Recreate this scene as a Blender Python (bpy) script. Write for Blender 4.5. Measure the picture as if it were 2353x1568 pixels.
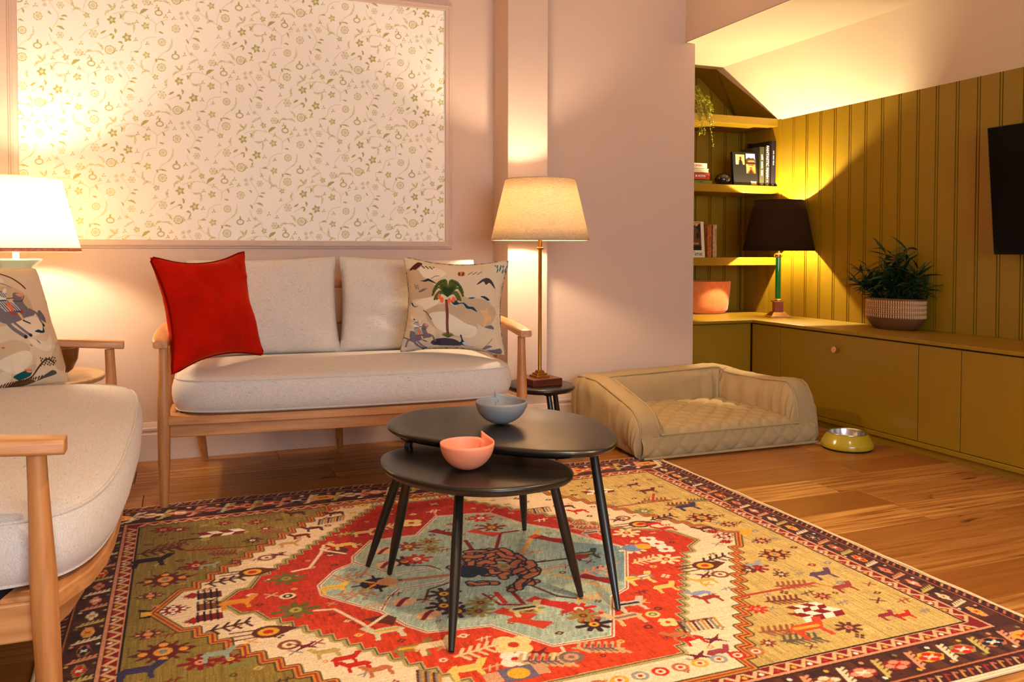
import bpy, bmesh, math, random
import numpy as np
from mathutils import Vector, Matrix, noise
random.seed(7); rng = np.random.default_rng(7)
for o in list(bpy.data.objects): bpy.data.objects.remove(o, do_unlink=True)
SC = bpy.context.scene; COL = SC.collection
pi = math.pi

# ------------------------------------------------------------------ camera
IW, IH = 2353, 1568
FPX, PCX, PCY = 1927.598, 1176.5, 631.854           # focal length and principal point, in pixels
YAW, PIT, ROL, CAMZ = 0.3780975, 0.0284847, -0.0020129, 0.95
def _axes():
    f = np.array([math.sin(YAW)*math.cos(PIT), math.cos(YAW)*math.cos(PIT), -math.sin(PIT)])
    r = np.array([math.cos(YAW), -math.sin(YAW), 0.0]); d = np.cross(f, r)
    return np.array([r*math.cos(ROL)+d*math.sin(ROL), -r*math.sin(ROL)+d*math.cos(ROL), f])
AX = _axes()
cam_d = bpy.data.cameras.new('camera'); cam = bpy.data.objects.new('camera', cam_d); COL.objects.link(cam)
cam_d.sensor_width = 36; cam_d.sensor_fit = 'HORIZONTAL'; cam_d.lens = FPX/IW*36
cam_d.shift_x = (IW/2-PCX)/IW; cam_d.shift_y = (PCY-IH/2)/IW
r_, d_, f_ = AX
cam.matrix_world = Matrix(((r_[0], -d_[0], -f_[0], 0), (r_[1], -d_[1], -f_[1], 0), (r_[2], -d_[2], -f_[2], CAMZ), (0, 0, 0, 1)))
cam_d.clip_start = 0.05
SC.camera = cam
def _ray(x, y): return AX.T @ np.array([(x-PCX)/FPX, (y-PCY)/FPX, 1.0])
def onZ(x, y, z=0.0):
    d = _ray(x, y); p = np.array([0, 0, CAMZ]) + d*((z-CAMZ)/d[2]); return Vector(p)
def onY(x, y, Y):
    d = _ray(x, y); return Vector(np.array([0, 0, CAMZ]) + d*(Y/d[1]))
def onX(x, y, X):
    d = _ray(x, y); return Vector(np.array([0, 0, CAMZ]) + d*(X/d[0]))

# ------------------------------------------------------------------ light and exposure
SC.view_settings.view_transform = 'Standard'; SC.view_settings.look = 'None'
SC.view_settings.gamma = 1; SC.view_settings.use_curve_mapping = False
SC.view_settings.exposure = 0.66
wd = bpy.data.worlds.new('world'); SC.world = wd; wd.use_nodes = True
wd.node_tree.nodes['Background'].inputs[0].default_value = (0.62, 0.74, 1.0, 1)
wd.node_tree.nodes['Background'].inputs[1].default_value = 1.0
def light(name, kind, loc, energy, col, rot=(0, 0, 0), **kw):
    l = bpy.data.lights.new(name, kind); l.energy = energy; l.color = col
    for k, v in kw.items(): setattr(l, k, v)
    o = bpy.data.objects.new(name, l); o.location = loc; o.rotation_euler = rot; COL.objects.link(o); return o
# daylight through the window in the wall behind the camera
light('window_daylight', 'AREA', (0.9, -1.86, 1.35), 68, (0.72, 0.85, 1.0), (pi/2, 0, 0), shape='RECTANGLE', size=2.2, size_y=1.35)
WARM = (1.0, 0.79, 0.54)

# ------------------------------------------------------------------ helpers
def lin(r, g, b):
    f = lambda c: (c/255/12.92 if c/255 <= .04045 else ((c/255+.055)/1.055)**2.4)
    return (f(r), f(g), f(b))
class G:
    """collects shapes; build() links them as ONE mesh object"""
    def __init__(s): s.v = []; s.f = []
    def add(s, vs, fs):
        o = len(s.v); s.v += [tuple(p) for p in vs]; s.f += [tuple(i+o for i in q) for q in fs]; return s
    def box(s, x0, x1, y0, y1, z0, z1):
        return s.add([(x0, y0, z0), (x1, y0, z0), (x1, y1, z0), (x0, y1, z0), (x0, y0, z1), (x1, y0, z1), (x1, y1, z1), (x0, y1, z1)],
                     [(0, 3, 2, 1), (4, 5, 6, 7), (0, 1, 5, 4), (1, 2, 6, 5), (2, 3, 7, 6), (3, 0, 4, 7)])
    def frustum(s, w0, d0, z0, w1, d1, z1, c=(0, 0)):
        x, y = c
        return s.add([(x-w0, y-d0, z0), (x+w0, y-d0, z0), (x+w0, y+d0, z0), (x-w0, y+d0, z0), (x-w1, y-d1, z1), (x+w1, y-d1, z1), (x+w1, y+d1, z1), (x-w1, y+d1, z1)],
                     [(0, 3, 2, 1), (4, 5, 6, 7), (0, 1, 5, 4), (1, 2, 6, 5), (2, 3, 7, 6), (3, 0, 4, 7)])
    def tube(s, pts, rad, n=12, closed=False, sq=None):
        P = [Vector(p) for p in pts]; m = len(P)
        R = rad if isinstance(rad, (list, tuple)) else [rad]*m
        up = None; vs = []
        for i in range(m):
            t = (P[(i+1) % m]-P[i-1]) if closed else (P[min(i+1, m-1)]-P[max(i-1, 0)])
            t.normalize()
            if up is None:
                up = Vector((0, 0, 1)) if abs(t.z) < .9 else Vector((0, 1, 0))
            a = (up - t*up.dot(t)).normalized(); b = t.cross(a); up = a
            for k in range(n):
                th = 2*pi*k/n; ca, sa = math.cos(th), math.sin(th)
                if sq: ca, sa = ca*sq[0], sa*sq[1]
                vs.append(P[i]+(a*ca+b*sa)*R[i])
        fs = []
        for i in range(m if closed else m-1):
            j = (i+1) % m
            for k in range(n):
                l = (k+1) % n; fs.append((i*n+k, i*n+l, j*n+l, j*n+k))
        if not closed: fs += [tuple(range(n-1, -1, -1)), tuple((m-1)*n+k for k in range(n))]
        return s.add(vs, fs)
    def lathe(s, prof, n=40, c=(0, 0, 0), ex=1.0, ey=1.0, cap=True):
        vs = []; m = len(prof)
        for r, z in prof:
            for k in range(n):
                a = 2*pi*k/n; vs.append((c[0]+r*math.cos(a)*ex, c[1]+r*math.sin(a)*ey, c[2]+z))
        fs = [(i*n+k, i*n+(k+1) % n, (i+1)*n+(k+1) % n, (i+1)*n+k) for i in range(m-1) for k in range(n)]
        if cap: fs += [tuple(range(n-1, -1, -1)), tuple((m-1)*n+k for k in range(n))]
        return s.add(vs, fs)
    def prism(s, poly, a0, a1, axis='z'):
        """polygon extruded along an axis; poly in the two other coordinates"""
        n = len(poly)
        def P(u, v, w): return {'z': (u, v, w), 'y': (u, w, v), 'x': (w, u, v)}[axis]
        vs = [P(u, v, a0) for u, v in poly]+[P(u, v, a1) for u, v in poly]
        return s.add(vs, [tuple(range(n-1, -1, -1)), tuple(range(n, 2*n))]+[(i, (i+1) % n, n+(i+1) % n, n+i) for i in range(n)])
    def mesh(s, name):
        me = bpy.data.meshes.new(name); me.from_pydata(s.v, [], s.f); me.validate()
        bm = bmesh.new(); bm.from_mesh(me); bmesh.ops.recalc_face_normals(bm, faces=bm.faces); bm.to_mesh(me); bm.free()
        return me
    def build(s, name, mat, parent=None, smooth=35, bevel=0, seg=2, subsurf=0, loc=None, rot=None, solid=0):
        me = s.mesh(name)
        return link(name, me, mat, parent, smooth, bevel, seg, subsurf, loc, rot, solid)
def link(name, me, mat, parent=None, smooth=35, bevel=0, seg=2, subsurf=0, loc=None, rot=None, solid=0):
    if mat is not None and not me.materials: me.materials.append(mat)
    if smooth:
        me.shade_smooth(); me.set_sharp_from_angle(angle=math.radians(smooth))
    o = bpy.data.objects.new(name, me); COL.objects.link(o)
    if parent is not None: o.parent = parent
    if loc is not None: o.location = loc
    if rot is not None: o.rotation_euler = rot
    if solid: m = o.modifiers.new('thick', 'SOLIDIFY'); m.thickness = solid; m.offset = 0
    if bevel: m = o.modifiers.new('bevel', 'BEVEL'); m.width = bevel; m.segments = seg; m.limit_method = 'ANGLE'; m.angle_limit = math.radians(35)
    if subsurf: m = o.modifiers.new('sub', 'SUBSURF'); m.levels = subsurf; m.render_levels = subsurf
    return o
def thing(name, label, cat, loc=(0, 0, 0), rz=0, group=None):
    o = bpy.data.objects.new(name, None); COL.objects.link(o); o.empty_display_size = .05
    o.location = loc; o.rotation_euler = (0, 0, rz); return tag(o, label, cat, group)
def tag(o, label, cat, group=None):
    o['label'] = label; o['category'] = cat
    if group: o['group'] = group
    return o
def struct(o, label=None):
    o['kind'] = 'structure'
    if label: o['label'] = label
    return o
def copy_tree(o, parent=None):
    c = o.copy(); COL.objects.link(c); c.parent = parent
    for ch in list(o.children): copy_tree(ch, c)
    return c
def catmull(P, n=8, closed=True):
    P = [Vector(p) for p in P]; m = len(P); out = []
    for i in range(m if closed else m-1):
        a, b, c, d = (P[(i+k) % m] if closed else P[max(0, min(m-1, i+k))] for k in (-1, 0, 1, 2))
        for j in range(n):
            t = j/n; out.append(.5*((2*b)+(c-a)*t+(2*a-5*b+4*c-d)*t*t+(3*b-a-3*c+d)*t**3))
    if not closed: out.append(P[-1])
    return out

# ------------------------------------------------------------------ materials
def mat(name, col, rough=.6, metal=0, vary=None, bump=None, spec=.5, sheen=0, attr=None, trans=0, coat=0, scale3=None, col2=None):
    m = bpy.data.materials.new(name); m.use_nodes = True; nt = m.node_tree; N = nt.nodes; L = nt.links
    b = N['Principled BSDF']; b.inputs['Roughness'].default_value = rough; b.inputs['Metallic'].default_value = metal
    b.inputs['Specular IOR Level'].default_value = spec
    if sheen: b.inputs['Sheen Weight'].default_value = sheen; b.inputs['Sheen Roughness'].default_value = .4
    if trans: b.inputs['Transmission Weight'].default_value = trans
    if coat: b.inputs['Coat Weight'].default_value = coat
    b.inputs['Base Color'].default_value = (*col, 1)
    src = None
    tc = N.new('ShaderNodeTexCoord'); mp = N.new('ShaderNodeMapping'); L.new(tc.outputs['Object'], mp.inputs[0])
    if scale3: mp.inputs['Scale'].default_value = scale3
    if attr:
        a = N.new('ShaderNodeVertexColor'); a.layer_name = attr; src = a.outputs['Color']
    if vary:
        sc, amt = vary; n = N.new('ShaderNodeTexNoise'); n.inputs['Scale'].default_value = sc; n.inputs['Detail'].default_value = 6
        L.new(mp.outputs[0], n.inputs['Vector'])
        mx = N.new('ShaderNodeMix'); mx.data_type = 'RGBA'
        rp = N.new('ShaderNodeMapRange'); rp.inputs[1].default_value = .3; rp.inputs[2].default_value = .7; L.new(n.outputs['Fac'], rp.inputs[0])
        L.new(rp.outputs[0], mx.inputs[0])
        if src:
            mx.blend_type = 'MULTIPLY'; mx.inputs[0].default_value = 1
            cr = N.new('ShaderNodeMapRange'); cr.inputs[1].default_value = .3; cr.inputs[2].default_value = .7; cr.inputs[3].default_value = 1-amt; cr.inputs[4].default_value = 1+amt
            L.new(n.outputs['Fac'], cr.inputs[0]); nt.links.remove(mx.inputs[0].links[0]); mx.inputs[0].default_value = 1
            L.new(src, mx.inputs[6]); L.new(cr.outputs[0], mx.inputs[7])
        else:
            c2 = col2 if col2 else tuple(c*(1-amt) for c in col)
            c1 = col if col2 else tuple(min(1, c*(1+amt)) for c in col)
            mx.inputs[6].default_value = (*c2, 1); mx.inputs[7].default_value = (*c1, 1)
        src = mx.outputs[2]
    if src: L.new(src, b.inputs['Base Color'])
    if bump:
        sc, st = bump; n = N.new('ShaderNodeTexNoise'); n.inputs['Scale'].default_value = sc; n.inputs['Detail'].default_value = 3
        L.new(mp.outputs[0], n.inputs['Vector'])
        bp = N.new('ShaderNodeBump'); bp.inputs['Strength'].default_value = st; bp.inputs['Distance'].default_value = .002
        L.new(n.outputs['Fac'], bp.inputs['Height']); L.new(bp.outputs[0], b.inputs['Normal'])
    return m
def wood(name, c1, c2, axis, rough=.42, sc=9):
    s = [sc*6, sc*6, sc*6]; s['xyz'.index(axis)] = sc*.5
    return mat(name, c1, rough, vary=(1.0, .2), bump=(1.5, .08), scale3=tuple(s), col2=c2)
def fabric(name, col, dark, fleck, weave=1.0):
    """woven linen: fine cross threads with darker slubs"""
    m = bpy.data.materials.new(name); m.use_nodes = True; nt = m.node_tree; N = nt.nodes; L = nt.links
    b = N['Principled BSDF']; b.inputs['Roughness'].default_value = .92; b.inputs['Specular IOR Level'].default_value = .2
    b.inputs['Sheen Weight'].default_value = .15
    tc = N.new('ShaderNodeTexCoord')
    outs = []
    for sc in ((60, 900, 900), (900, 900, 60)):
        mp = N.new('ShaderNodeMapping'); mp.inputs['Scale'].default_value = sc; L.new(tc.outputs['Object'], mp.inputs[0])
        n = N.new('ShaderNodeTexNoise'); n.inputs['Scale'].default_value = weave; n.inputs['Detail'].default_value = 1; L.new(mp.outputs[0], n.inputs['Vector']); outs.append(n)
    ad = N.new('ShaderNodeMath'); ad.operation = 'ADD'; L.new(outs[0].outputs[0], ad.inputs[0]); L.new(outs[1].outputs[0], ad.inputs[1])
    mr = N.new('ShaderNodeMapRange'); mr.inputs[1].default_value = .7; mr.inputs[2].default_value = 1.3; L.new(ad.outputs[0], mr.inputs[0])
    mx = N.new('ShaderNodeMix'); mx.data_type = 'RGBA'; L.new(mr.outputs[0], mx.inputs[0])
    mx.inputs[6].default_value = (*dark, 1); mx.inputs[7].default_value = (*col, 1)
    mp = N.new('ShaderNodeMapping'); mp.inputs['Scale'].default_value = (32, 320, 460); L.new(tc.outputs['Object'], mp.inputs[0])
    n = N.new('ShaderNodeTexNoise'); n.inputs['Scale'].default_value = 1; n.inputs['Detail'].default_value = 2; L.new(mp.outputs[0], n.inputs['Vector'])
    m2 = N.new('ShaderNodeMapRange'); m2.inputs[1].default_value = .67; m2.inputs[2].default_value = .76; L.new(n.outputs[0], m2.inputs[0])
    mx2 = N.new('ShaderNodeMix'); mx2.data_type = 'RGBA'; L.new(m2.outputs[0], mx2.inputs[0]); L.new(mx.outputs[2], mx2.inputs[6]); mx2.inputs[7].default_value = (*fleck, 1)
    L.new(mx2.outputs[2], b.inputs['Base Color'])
    bp = N.new('ShaderNodeBump'); bp.inputs['Strength'].default_value = .25; bp.inputs['Distance'].default_value = .001
    L.new(ad.outputs[0], bp.inputs['Height']); L.new(bp.outputs[0], b.inputs['Normal'])
    return m
def shade_mat(name, col, trans=.6, weave=False):
    m = bpy.data.materials.new(name); m.use_nodes = True; nt = m.node_tree; N = nt.nodes; L = nt.links
    N.remove(N['Principled BSDF']); out = N['Material Output']
    d = N.new('ShaderNodeBsdfDiffuse'); t = N.new('ShaderNodeBsdfTranslucent'); mx = N.new('ShaderNodeMixShader'); mx.inputs[0].default_value = trans
    d.inputs[0].default_value = (*col, 1); t.inputs[0].default_value = (*col, 1)
    if weave:
        tc = N.new('ShaderNodeTexCoord'); fac = []
        for sc in ((55, 55, 700), (700, 700, 30)):
            mp = N.new('ShaderNodeMapping'); mp.inputs['Scale'].default_value = sc; L.new(tc.outputs['Object'], mp.inputs[0])
            n = N.new('ShaderNodeTexNoise'); n.inputs['Scale'].default_value = 1; n.inputs['Detail'].default_value = 2; L.new(mp.outputs[0], n.inputs['Vector']); fac.append(n.outputs[0])
        ad = N.new('ShaderNodeMath'); ad.operation = 'ADD'; L.new(fac[0], ad.inputs[0]); L.new(fac[1], ad.inputs[1])
        mr = N.new('ShaderNodeMapRange'); mr.inputs[1].default_value = .75; mr.inputs[2].default_value = 1.25; L.new(ad.outputs[0], mr.inputs[0])
        c = N.new('ShaderNodeMix'); c.data_type = 'RGBA'; L.new(mr.outputs[0], c.inputs[0])
        c.inputs[6].default_value = (*[x*.62 for x in col], 1); c.inputs[7].default_value = (*col, 1)
        L.new(c.outputs[2], d.inputs[0]); L.new(c.outputs[2], t.inputs[0])
    L.new(d.outputs[0], mx.inputs[1]); L.new(t.outputs[0], mx.inputs[2]); L.new(mx.outputs[0], out.inputs[0])
    return m

PINK = mat('plaster_pink_paint', lin(208, 180, 160), .75, bump=(260, .06))
CREAMP = mat('cream_ceiling_paint', lin(238, 212, 172), .8, bump=(220, .05))
GREEN = mat('olive_green_paint', lin(147, 111, 11), .38, bump=(180, .03))
OAKX = wood('oak_x', lin(214, 150, 88), lin(176, 112, 58), 'x'); OAKY = wood('oak_y', lin(214, 150, 88), lin(176, 112, 58), 'y'); OAKZ = wood('oak_z', lin(206, 140, 78), lin(170, 104, 52), 'z')
LINEN = fabric('oatmeal_linen', lin(226, 214, 200), lin(196, 183, 168), lin(140, 120, 100))
BLACKW = mat('black_stained_wood', lin(24, 20, 15), .30, bump=(300, .02), spec=.6)
BRASS = mat('aged_brass', lin(176, 120, 48), .32, 1, vary=(14, .15))
BRASSL = mat('polished_brass', lin(232, 190, 120), .22, 1)
STEEL = mat('brushed_steel', lin(200, 195, 188), .22, 1)
BLACK = mat('black_plastic', lin(8, 7, 6), .5, spec=.2)

# ------------------------------------------------------------------ raster painter for prints and woven patterns
class Canvas:
    def __init__(s, x0, x1, y0, y1, res, col):
        s.x0, s.y0, s.res = x0, y0, res
        s.nx = int(round((x1-x0)/res))+1; s.ny = int(round((y1-y0)/res))+1
        s.X = x0+np.arange(s.nx)*(x1-x0)/(s.nx-1); s.Y = y0+np.arange(s.ny)*(y1-y0)/(s.ny-1)
        s.a = np.empty((s.ny, s.nx, 3)); s.a[:] = col
        s.soft = res*.7
    def win(s, xs, ys, pad):
        i0 = max(0, int((min(xs)-pad-s.x0)/s.res)); i1 = min(s.nx, int((max(xs)+pad-s.x0)/s.res)+2)
        j0 = max(0, int((min(ys)-pad-s.y0)/s.res)); j1 = min(s.ny, int((max(ys)+pad-s.y0)/s.res)+2)
        if i0 >= i1 or j0 >= j1: return None
        return (slice(j0, j1), slice(i0, i1)), s.X[None, i0:i1], s.Y[j0:j1, None]
    def mixin(s, sl, al, col):
        al = al[..., None]; s.a[sl] = s.a[sl]*(1-al)+np.array(col)*al
    def poly(s, P, col, alpha=1.0):
        xs = [p[0] for p in P]; ys = [p[1] for p in P]; w = s.win(xs, ys, 0)
        if not w: return
        sl, X, Y = w; ins = np.zeros((Y.shape[0], X.shape[1]), bool); n = len(P)
        for i in range(n):
            xa, ya = P[i][0], P[i][1]; xb, yb = P[(i+1) % n][0], P[(i+1) % n][1]
            if ya == yb: continue
            ins ^= ((ya > Y) != (yb > Y)) & (X < (xb-xa)*(Y-ya)/(yb-ya)+xa)
        s.mixin(sl, ins*alpha, col)
    def line(s, P, w, col, closed=False, alpha=1.0):
        P = list(P)+([P[0]] if closed else [])
        xs = [p[0] for p in P]; ys = [p[1] for p in P]; q = s.win(xs, ys, w)
        if not q: return
        sl, X, Y = q; D = np.full((Y.shape[0], X.shape[1]), 9.)
        for a, b in zip(P[:-1], P[1:]):
            dx, dy = b[0]-a[0], b[1]-a[1]; l2 = dx*dx+dy*dy or 1e-12
            t = np.clip(((X-a[0])*dx+(Y-a[1])*dy)/l2, 0, 1)
            D = np.minimum(D, np.hypot(X-a[0]-t*dx, Y-a[1]-t*dy))
        s.mixin(sl, np.clip((w/2-D)/s.soft+.5, 0, 1)*min(1, w/s.res*.9)*alpha, col)
    def ell(s, c, rx, ry, col, rot=0, alpha=1.0):
        r = max(rx, ry); w = s.win([c[0]-r, c[0]+r], [c[1]-r, c[1]+r], 0)
        if not w: return
        sl, X, Y = w; ca, sa = math.cos(rot), math.sin(rot); U = ((X-c[0])*ca+(Y-c[1])*sa)/rx; V = (-(X-c[0])*sa+(Y-c[1])*ca)/ry
        s.mixin(sl, np.clip((1-np.hypot(U, V))*min(rx, ry)/s.soft+.5, 0, 1)*alpha, col)
    def leaf(s, a, b, w, col, bend=0.0, alpha=1.0):
        a = np.array(a[:2], float); b = np.array(b[:2], float); d = b-a; n = np.array([-d[1], d[0]]); L_ = np.hypot(*d); n = n/(L_ or 1)
        t = np.linspace(0, 1, 9); mid = a+d*t[:, None]+n*(bend*L_*4*t*(1-t))[:, None]; th = (w/2*np.sin(pi*t)**.8)[:, None]
        s.poly([tuple(p) for p in mid+n*th]+[tuple(p) for p in (mid-n*th)[::-1]], col, alpha)
    def fern(s, a, b, w, col, bend=.15, n=9):
        a = np.array(a[:2], float); b = np.array(b[:2], float); d = b-a; L_ = np.hypot(*d); nn = np.array([-d[1], d[0]])/(L_ or 1)
        f = lambda t: a+d*t+nn*bend*L_*4*t*(1-t)
        s.line([f(t) for t in np.linspace(0, 1, 8)], s.res*.8, col)
        for k in range(n):
            t = (k+.5)/n; p = f(t); tg = f(min(1, t+.05))-f(t-.05); tg = tg/(np.hypot(*tg) or 1); m = np.array([-tg[1], tg[0]]); h = w*(.55+.45*math.sin(pi*t))
            for sg in (1, -1): s.leaf(p, p+m*sg*h+tg*h*.6, h*.55, col)
    def rosette(s, c, r, col, bg, petals=8, core=None):
        c = (c[0], c[1])
        for k in range(petals):
            a = 2*pi*k/petals; s.ell((c[0]+math.cos(a)*r*.68, c[1]+math.sin(a)*r*.68), r*.36, r*.36, col)
        s.ell(c, r*.74, r*.74, bg); s.ell(c, r*.5, r*.5, col); s.ell(c, r*.34, r*.34, bg); s.ell(c, r*.2, r*.2, core or col)
def painted_mesh(name, pos, cols, nx, ny):
    """grid mesh from arrays (ny*nx,3); colours stored as a point colour attribute"""
    me = bpy.data.meshes.new(name); nq = (nx-1)*(ny-1)
    me.vertices.add(nx*ny); me.vertices.foreach_set('co', np.ascontiguousarray(pos, np.float32).ravel())
    i = (np.arange(ny-1)[:, None]*nx+np.arange(nx-1)[None]).ravel()
    q = np.stack([i, i+1, i+1+nx, i+nx], 1).astype(np.int32)
    me.loops.add(nq*4); me.loops.foreach_set('vertex_index', q.ravel())
    me.polygons.add(nq); me.polygons.foreach_set('loop_start', np.arange(0, nq*4, 4, dtype=np.int32))
    me.update(calc_edges=True)
    ca = me.color_attributes.new('print', 'FLOAT_COLOR', 'POINT')
    c4 = np.ones((nx*ny, 4), np.float32); c4[:, :3] = np.clip(cols.reshape(-1, 3), 0, 1); ca.data.foreach_set('color', c4.ravel())
    return me

# ================================================================== THE ROOM
YW = 4.109; XP = 3.635; XL = -1.25; YR = -1.8; ZC = 2.45
XB = 2.692; ZS = 2.137; XR = 3.272; ZP = 1.805; YS = 4.456; YN = 4.822; XN = 2.757; XNL = 2.30
# floor: a subfloor with planks laid along the room
floor = struct(G().box(XL-.1, XP+.1, YR-.1, YN+.1, -.06, -.016).build('floor', mat('subfloor', lin(30, 18, 8), .9), smooth=0), 'oak plank floor')
def plank_mat():
    m = bpy.data.materials.new('oak_floor'); m.use_nodes = True; nt = m.node_tree; N = nt.nodes; L = nt.links
    b = N['Principled BSDF']; b.inputs['Roughness'].default_value = .36; b.inputs['Specular IOR Level'].default_value = .42
    oi = N.new('ShaderNodeObjectInfo'); geo = N.new('ShaderNodeNewGeometry')
    off = N.new('ShaderNodeVectorMath'); off.operation = 'SCALE'; off.inputs[3].default_value = 37.0
    cmb = N.new('ShaderNodeCombineXYZ'); L.new(oi.outputs['Random'], cmb.inputs[0]); L.new(oi.outputs['Random'], cmb.inputs[1]); L.new(cmb.outputs[0], off.inputs[0])
    ad = N.new('ShaderNodeVectorMath'); L.new(geo.outputs['Position'], ad.inputs[0]); L.new(off.outputs[0], ad.inputs[1])
    def nz_(sc, det, dist=0):
        mp = N.new('ShaderNodeMapping'); mp.inputs['Scale'].default_value = sc; L.new(ad.outputs[0], mp.inputs[0])
        n = N.new('ShaderNodeTexNoise'); n.inputs['Scale'].default_value = 1; n.inputs['Detail'].default_value = det; n.inputs['Distortion'].default_value = dist; L.new(mp.outputs[0], n.inputs['Vector']); return n.outputs[0]
    g = nz_((2.2, 55, 1), 5, .6); k = nz_((3.0, 9, 1), 3, 1.2)
    def ramp(v, a, c):
        r = N.new('ShaderNodeMapRange'); r.inputs[1].default_value = a; r.inputs[2].default_value = c; L.new(v, r.inputs[0]); return r.outputs[0]
    def mixc(f, c1, c2):
        x = N.new('ShaderNodeMix'); x.data_type = 'RGBA'; L.new(f, x.inputs[0])
        for i, c in ((6, c1), (7, c2)):
            if isinstance(c, tuple): x.inputs[i].default_value = (*c, 1)
            else: L.new(c, x.inputs[i])
        return x.outputs[2]
    base = mixc(oi.outputs['Random'], lin(142, 84, 32), lin(228, 166, 88))
    gr = mixc(ramp(g, .35, .68), lin(136, 78, 29), base)
    kn = mixc(ramp(k, .66, .74), gr, lin(48, 22, 8))
    L.new(kn, b.inputs['Base Color'])
    bp = N.new('ShaderNodeBump'); bp.inputs['Strength'].default_value = .08; bp.inputs['Distance'].default_value = .001; L.new(g, bp.inputs['Height']); L.new(bp.outputs[0], b.inputs['Normal'])
    return m
PLANK = plank_mat(); PW = .19
k0 = math.ceil((YR-2.765)/PW); k1 = int((YN-2.765)/PW)
for k in range(k0-1, k1+1):
    y0 = 2.765+k*PW
    fixed = {-1: 2.42, 0: 2.72}.get(k)
    x = (fixed-3*1.9) if fixed else XL-.1-random.uniform(0, 1.6)
    while x < XP+.1:
        xe = x+(1.9 if fixed else random.uniform(1.3, 2.1)); a, e = max(x, XL-.1), min(xe, XP+.1); x = xe
        if e-a < .05: continue
        struct(G().box(a+.0009, e-.0009, max(y0, YR-.1)+.0009, min(y0+PW, YN+.1)-.0009, -.016, 0).build('plank', PLANK, floor, smooth=0, bevel=.0012, seg=1))

# back wall with the papered panel
wall_back = struct(G().box(XL-.1, XN, YW, YW+.028, 0, ZC).build('wall_back', PINK, smooth=0), 'plaster pink back wall')
struct(G().box(XN, XP+.1, YW, YW+.028, ZS+.003, ZC).build('wall_header', PINK, smooth=0), 'plaster pink wall above the alcove')
struct(G().box(XL-.1, XL, YR-.1, YW, 0, ZC).build('wall_left', PINK, smooth=0), 'plaster pink side wall')
struct(G().box(1.526, 1.742, 3.899, YW, 0, ZC).build('wall_pillar', PINK, smooth=0, bevel=.003), 'plaster pink boxed pillar')
struct(G().box(XB, XB+.1, YR, YW, ZS+.003, ZC).build('wall_bulkhead', PINK, smooth=0), 'plaster pink dropped bulkhead')
struct(G().box(XL-.1, XB+.1, YR-.1, YW+.1, ZC, ZC+.1).build('ceiling', CREAMP, smooth=0), 'cream ceiling')
sf = G()
sf.add([(XB+.0005, YR, ZS), (XR, YR, ZS), (XR, 4.63, ZS), (XB, 4.63, ZS), (XP, YR, ZP), (XP, YS, ZP)], [(0, 1, 2, 3), (1, 4, 5, 2)])
sf.add([(XB, YR, ZS+.06), (XR, YR, ZS+.06), (XR, 4.63, ZS+.06), (XB, 4.63, ZS+.06), (XP, YR, ZP+.06), (XP, YS, ZP+.06)], [(0, 3, 2, 1), (1, 2, 5, 4)])
struct(sf.build('ceiling_slope', CREAMP, smooth=0), 'cream soffit and sloping ceiling over the cabinets')
g_ = G().add([(XNL, 4.625, ZS+.001), (XR, 4.625, ZS+.001), (XP, YS-.004, ZP+.001), (XP, YN, ZP-.04), (3.556, YN, 1.886), (XR, YN, ZS-.02), (XNL, YN, ZS-.02)],
             [(0, 1, 5, 6), (1, 2, 3, 4), (1, 4, 5)])
struct(g_.build('ceiling_alcove', GREEN, smooth=0), 'olive green alcove ceiling')
# wall behind the camera, with the window the daylight comes through
wr = G()
for q in ((XL-.1, -.3), (2.1, XP+.1)): wr.box(q[0], q[1], YR-.1, YR, 0, ZC)
wr.box(-.3, 2.1, YR-.1, YR, 0, .65); wr.box(-.3, 2.1, YR-.1, YR, 2.05, ZC)
struct(wr.build('wall_rear', PINK, smooth=0), 'plaster pink wall with window')
w1 = G()
for x in (-.3, .48, 1.28, 2.06): w1.box(x, x+.04, YR-.06, YR-.02, .65, 2.05)
for z in (.65, 2.01): w1.box(-.3, 2.1, YR-.06, YR-.02, z, z+.04)
struct(w1.build('window_1', mat('window_white', lin(230, 228, 222), .4), smooth=0), 'white framed window')
# panelled right wall and alcove: vertical bead boards, each its own piece
wall_right = struct(G().box(XP+.012, XP+.1, YR-.1, YN+.1, 0, ZP+.3).build('wall_right', GREEN, smooth=0), 'olive green boarded wall')
wall_alcove = struct(G().box(XNL-.1, XP+.1, YN+.012, YN+.1, 0, ZS+.2).build('wall_alcove', GREEN, smooth=0), 'olive green boarded alcove wall')
struct(G().box(XNL-.05, XNL, YW+.028, YN+.012, 0, ZS+.1).build('wall_alcove_side', GREEN, smooth=0), 'olive green alcove side wall')
BP = .1205
def board_profile(p):
    # across the board: flat face, slot, bead, slot
    return [(0, .014), (0, 0), (p-.0215, 0), (p-.0205, .010), (p-.0165, .010), (p-.0150, .001), (p-.0060, .001), (p-.0050, .010), (p-.0010, .010), (p-.0001, 0), (p-.0001, .014)]
bd = G().prism([(u, v) for u, v in board_profile(BP)], 0, 1, 'z').mesh('panel_board'); bd.materials.append(GREEN)
yb = 2.761-.0055
ks = range(int((YR-yb)/BP), int((YN-yb)/BP)+1)
for k in ks:
    y = yb+k*BP
    if y < .2 or y+BP > YN+.01: continue
    o = bpy.data.objects.new('panel_board', bd); COL.objects.link(o); o.parent = wall_right; struct(o)
    o.matrix_world = Matrix(((0, 1, 0, XP), (1, 0, 0, y), (0, 0, ZP-.5405+.02, .5405), (0, 0, 0, 1)))
for k in range(11):
    x = XP-BP*(k+1)-.02
    o = bpy.data.objects.new('panel_board', bd); COL.objects.link(o); o.parent = wall_alcove; struct(o)
    o.matrix_world = Matrix(((1, 0, 0, x), (0, 1, 0, YN), (0, 0, ZS-.5405, .5405), (0, 0, 0, 1)))
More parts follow.
